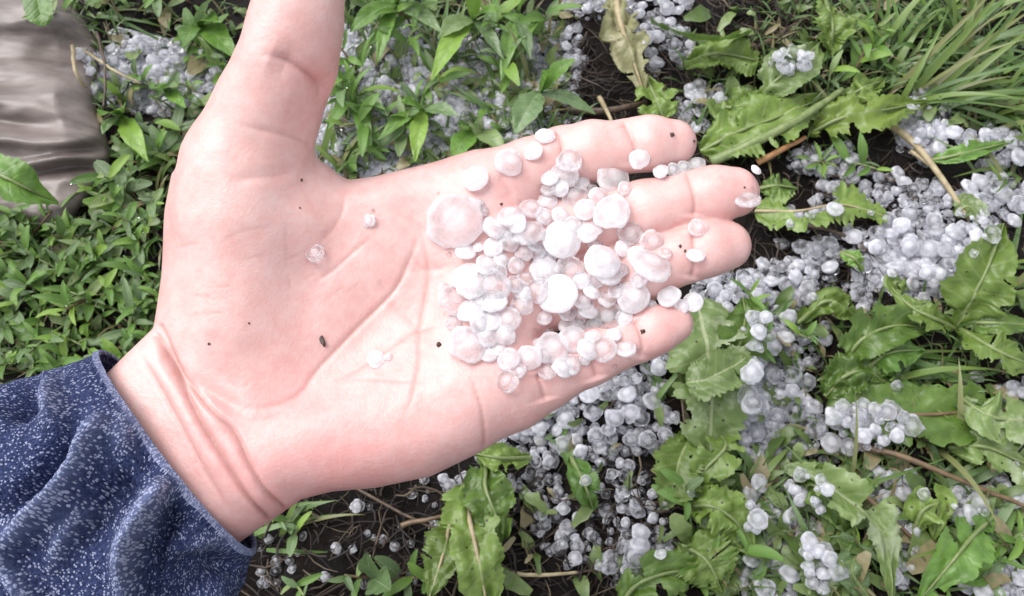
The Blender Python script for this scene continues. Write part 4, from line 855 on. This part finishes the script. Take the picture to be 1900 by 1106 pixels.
order = sorted(range(len(stones)), key=lambda i: -score[i]); NS = 175; solo = set(order[:NS]); zones = {}
for i in order[:NS]: zones.setdefault(stones[i][4], []).append(i)
for nm, ids in zones.items():
    for i, w in zip(ids, single_out([SP[i] for i in ids])):
        x, y, z, r, _ = stones[i]
        o = obj('hailstone', random.choice(SM), None, (x, y, z), (random.uniform(-.5, .5), random.uniform(-.5, .5), random.uniform(0, 6.28)), r * 1.04)
        tag(o, 'hailstone ' + nm + w, 'hailstone', 'ground hail ' + nm)
LOW = [stone_arrays(i * 3.3 + 2, I2, .32, [.55, .68, .8][i % 3]) for i in range(8)]
Vs, Fs, Cs = [], [], []; k = 0
for i in range(len(stones)):
    if i in solo: continue
    x, y, z, r, nm = stones[i]; v, f = random.choice(LOW); rm = np.array(Matrix.Rotation(random.uniform(0, 6.28), 3, 'Z') @ Matrix.Rotation(random.uniform(-.6, .6), 3, 'X'))
    Vs.append(v @ rm.T * r * 1.04 + np.array([x, y, z])); Fs.append(np.array(f) + k); q_ = random.random(); Cs += [(q_, min(1.2, math.hypot(t_[0], t_[1])), 0) for t_ in v]; k += len(v)
if Vs: tag(obj('hail', mesh('hail', np.concatenate(Vs), np.concatenate(Fs).tolist(), M['slush'], colr=np.array(Cs))), 'mass of small hail lying between weeds and leaves', 'hail', kind='stuff')

# ================================================================ SLUSH
def build_slush():
    V, Fc = [], []
    for cx, cy, rx, ry in ((820, 200, 215, 130), (690, 120, 90, 70), (612, 262, 40, 70), (285, 130, 120, 60), (1715, 235, 44, 56), (1690, 495, 90, 60), (1435, 770, 50, 70)):
        n = 46; k = len(V)
        for j in range(n):
            for i in range(n):
                a, b = 2 * i / (n - 1) - 1, 2 * j / (n - 1) - 1; p = G(cx + a * rx * 1.2, cy + b * ry * 1.2, 0); d = a * a + b * b
                z = ground_z(p.x, p.y) + .004 * (1 - d * 1.05) + .004 * noise.noise(Vector((p.x * 60, p.y * 60, 1))) + .0022 * noise.noise(Vector((p.x * 190, p.y * 190, 4))); V.append((p.x, p.y, z if d < 1.35 else z - .01))
        Fc += [(k + j * n + i, k + j * n + i + 1, k + (j + 1) * n + i + 1, k + (j + 1) * n + i) for j in range(n - 1) for i in range(n - 1)]
    tag(obj('slush', mesh('slush', V, Fc, M['crushed'])), 'crushed wet hail frozen together on the soil under the weeds', 'slush', kind='stuff')
build_slush()

# ================================================================ DEW
def build_dew():
    bpy.context.view_layer.update(); V0, F0 = ico(2); V, Fc = [], []
    lv = [o for o in bpy.data.objects if o.name.split('.')[0] == 'leaf' and o.parent]
    for o in random.sample(lv, min(380, len(lv))):
        for _ in range(random.choice((1, 1, 2, 4))):
            p = o.matrix_world @ random.choice(o.data.vertices).co; r = random.uniform(.0003, .0008); k = len(V)
            V += [np.array(p) + np.array(q) * r * np.array([1, 1, .7]) for q in V0]; Fc += [tuple(x + k for x in f) for f in F0]
    for _ in range(110):
        x, y, r = random.choice(HH); a = random.uniform(0, 6.28); d = r * random.uniform(.9, 2.2); loc, nor = hand_hit(x + d * math.cos(a), y + d * math.sin(a))
        if loc is None: continue
        r = random.choice((1.5, 2, 2.5, 3.5, 5)) * HS; k = len(V); V += [np.array(loc) + np.array(q) * r * np.array([1, 1, .5]) for q in V0]; Fc += [tuple(x + k for x in f) for f in F0]
    tag(obj('dew', mesh('dew', V, Fc, M['dew'])), 'fine water drops beaded on weed leaves and wet skin', 'dew', kind='stuff')
build_dew()

# ================================================================ CRUMBS ON THE SKIN
CV, CF = ico(2)
def crumb(px, py, r, label, sx=1.0, ang=0.0):
    loc, nor = hand_hit(px, py)
    if loc is None: return
    V = np.array([np.array(v) * (1 + .9 * noise.noise(Vector(v) * 1.5 + Vector((px, 0, 0)))) * np.array([sx, 1, .4]) * r * .82 * HS for v in CV])
    o = obj('soil_crumb', mesh('soil_crumb', V, CF, M['crumb']), None, loc + nor * r * HS * .35, (HT, 0, ang)); tag(o, label, 'crumb', 'dark crumbs stuck to the hand')
crumb(597, 632, 5.5, 'long dark bark crumb on the ball of the thumb', 2.9, -1.0)
for x, y, r, l in ((815, 640, 5, 'round dark crumb left of the hail heap'), (1193, 615, 5, 'dark crumb on the little finger'), (1247, 250, 5, 'dark crumb on the index fingertip'), (388, 638, 2.8, 'tiny dark crumb beside the mole near the wrist'),
                   (559, 334, 3, 'tiny dark crumb below the thumb web'), (1287, 262, 3, 'tiny crumb at the very tip of the index finger'), (1262, 457, 3.5, 'upper crumb of the pair on the ring finger'), (1271, 466, 3.0, 'lower crumb of the pair on the ring finger'),
                   (556, 386, 2, 'specks of soil on the upper thenar'), (462, 600, 2, 'speck of soil above the mole'), (1381, 348, 2.5, 'tiny crumb on the middle fingertip'), (930, 379, 3, 'dark speck at the index finger base'), (1160, 588, 3, 'dark speck between ring and little finger stones')):
    crumb(x, y, r, l)
print('stones', len(stones), 'objects', len(bpy.data.objects), 'tris', sum(len(m.polygons) for m in bpy.data.meshes))
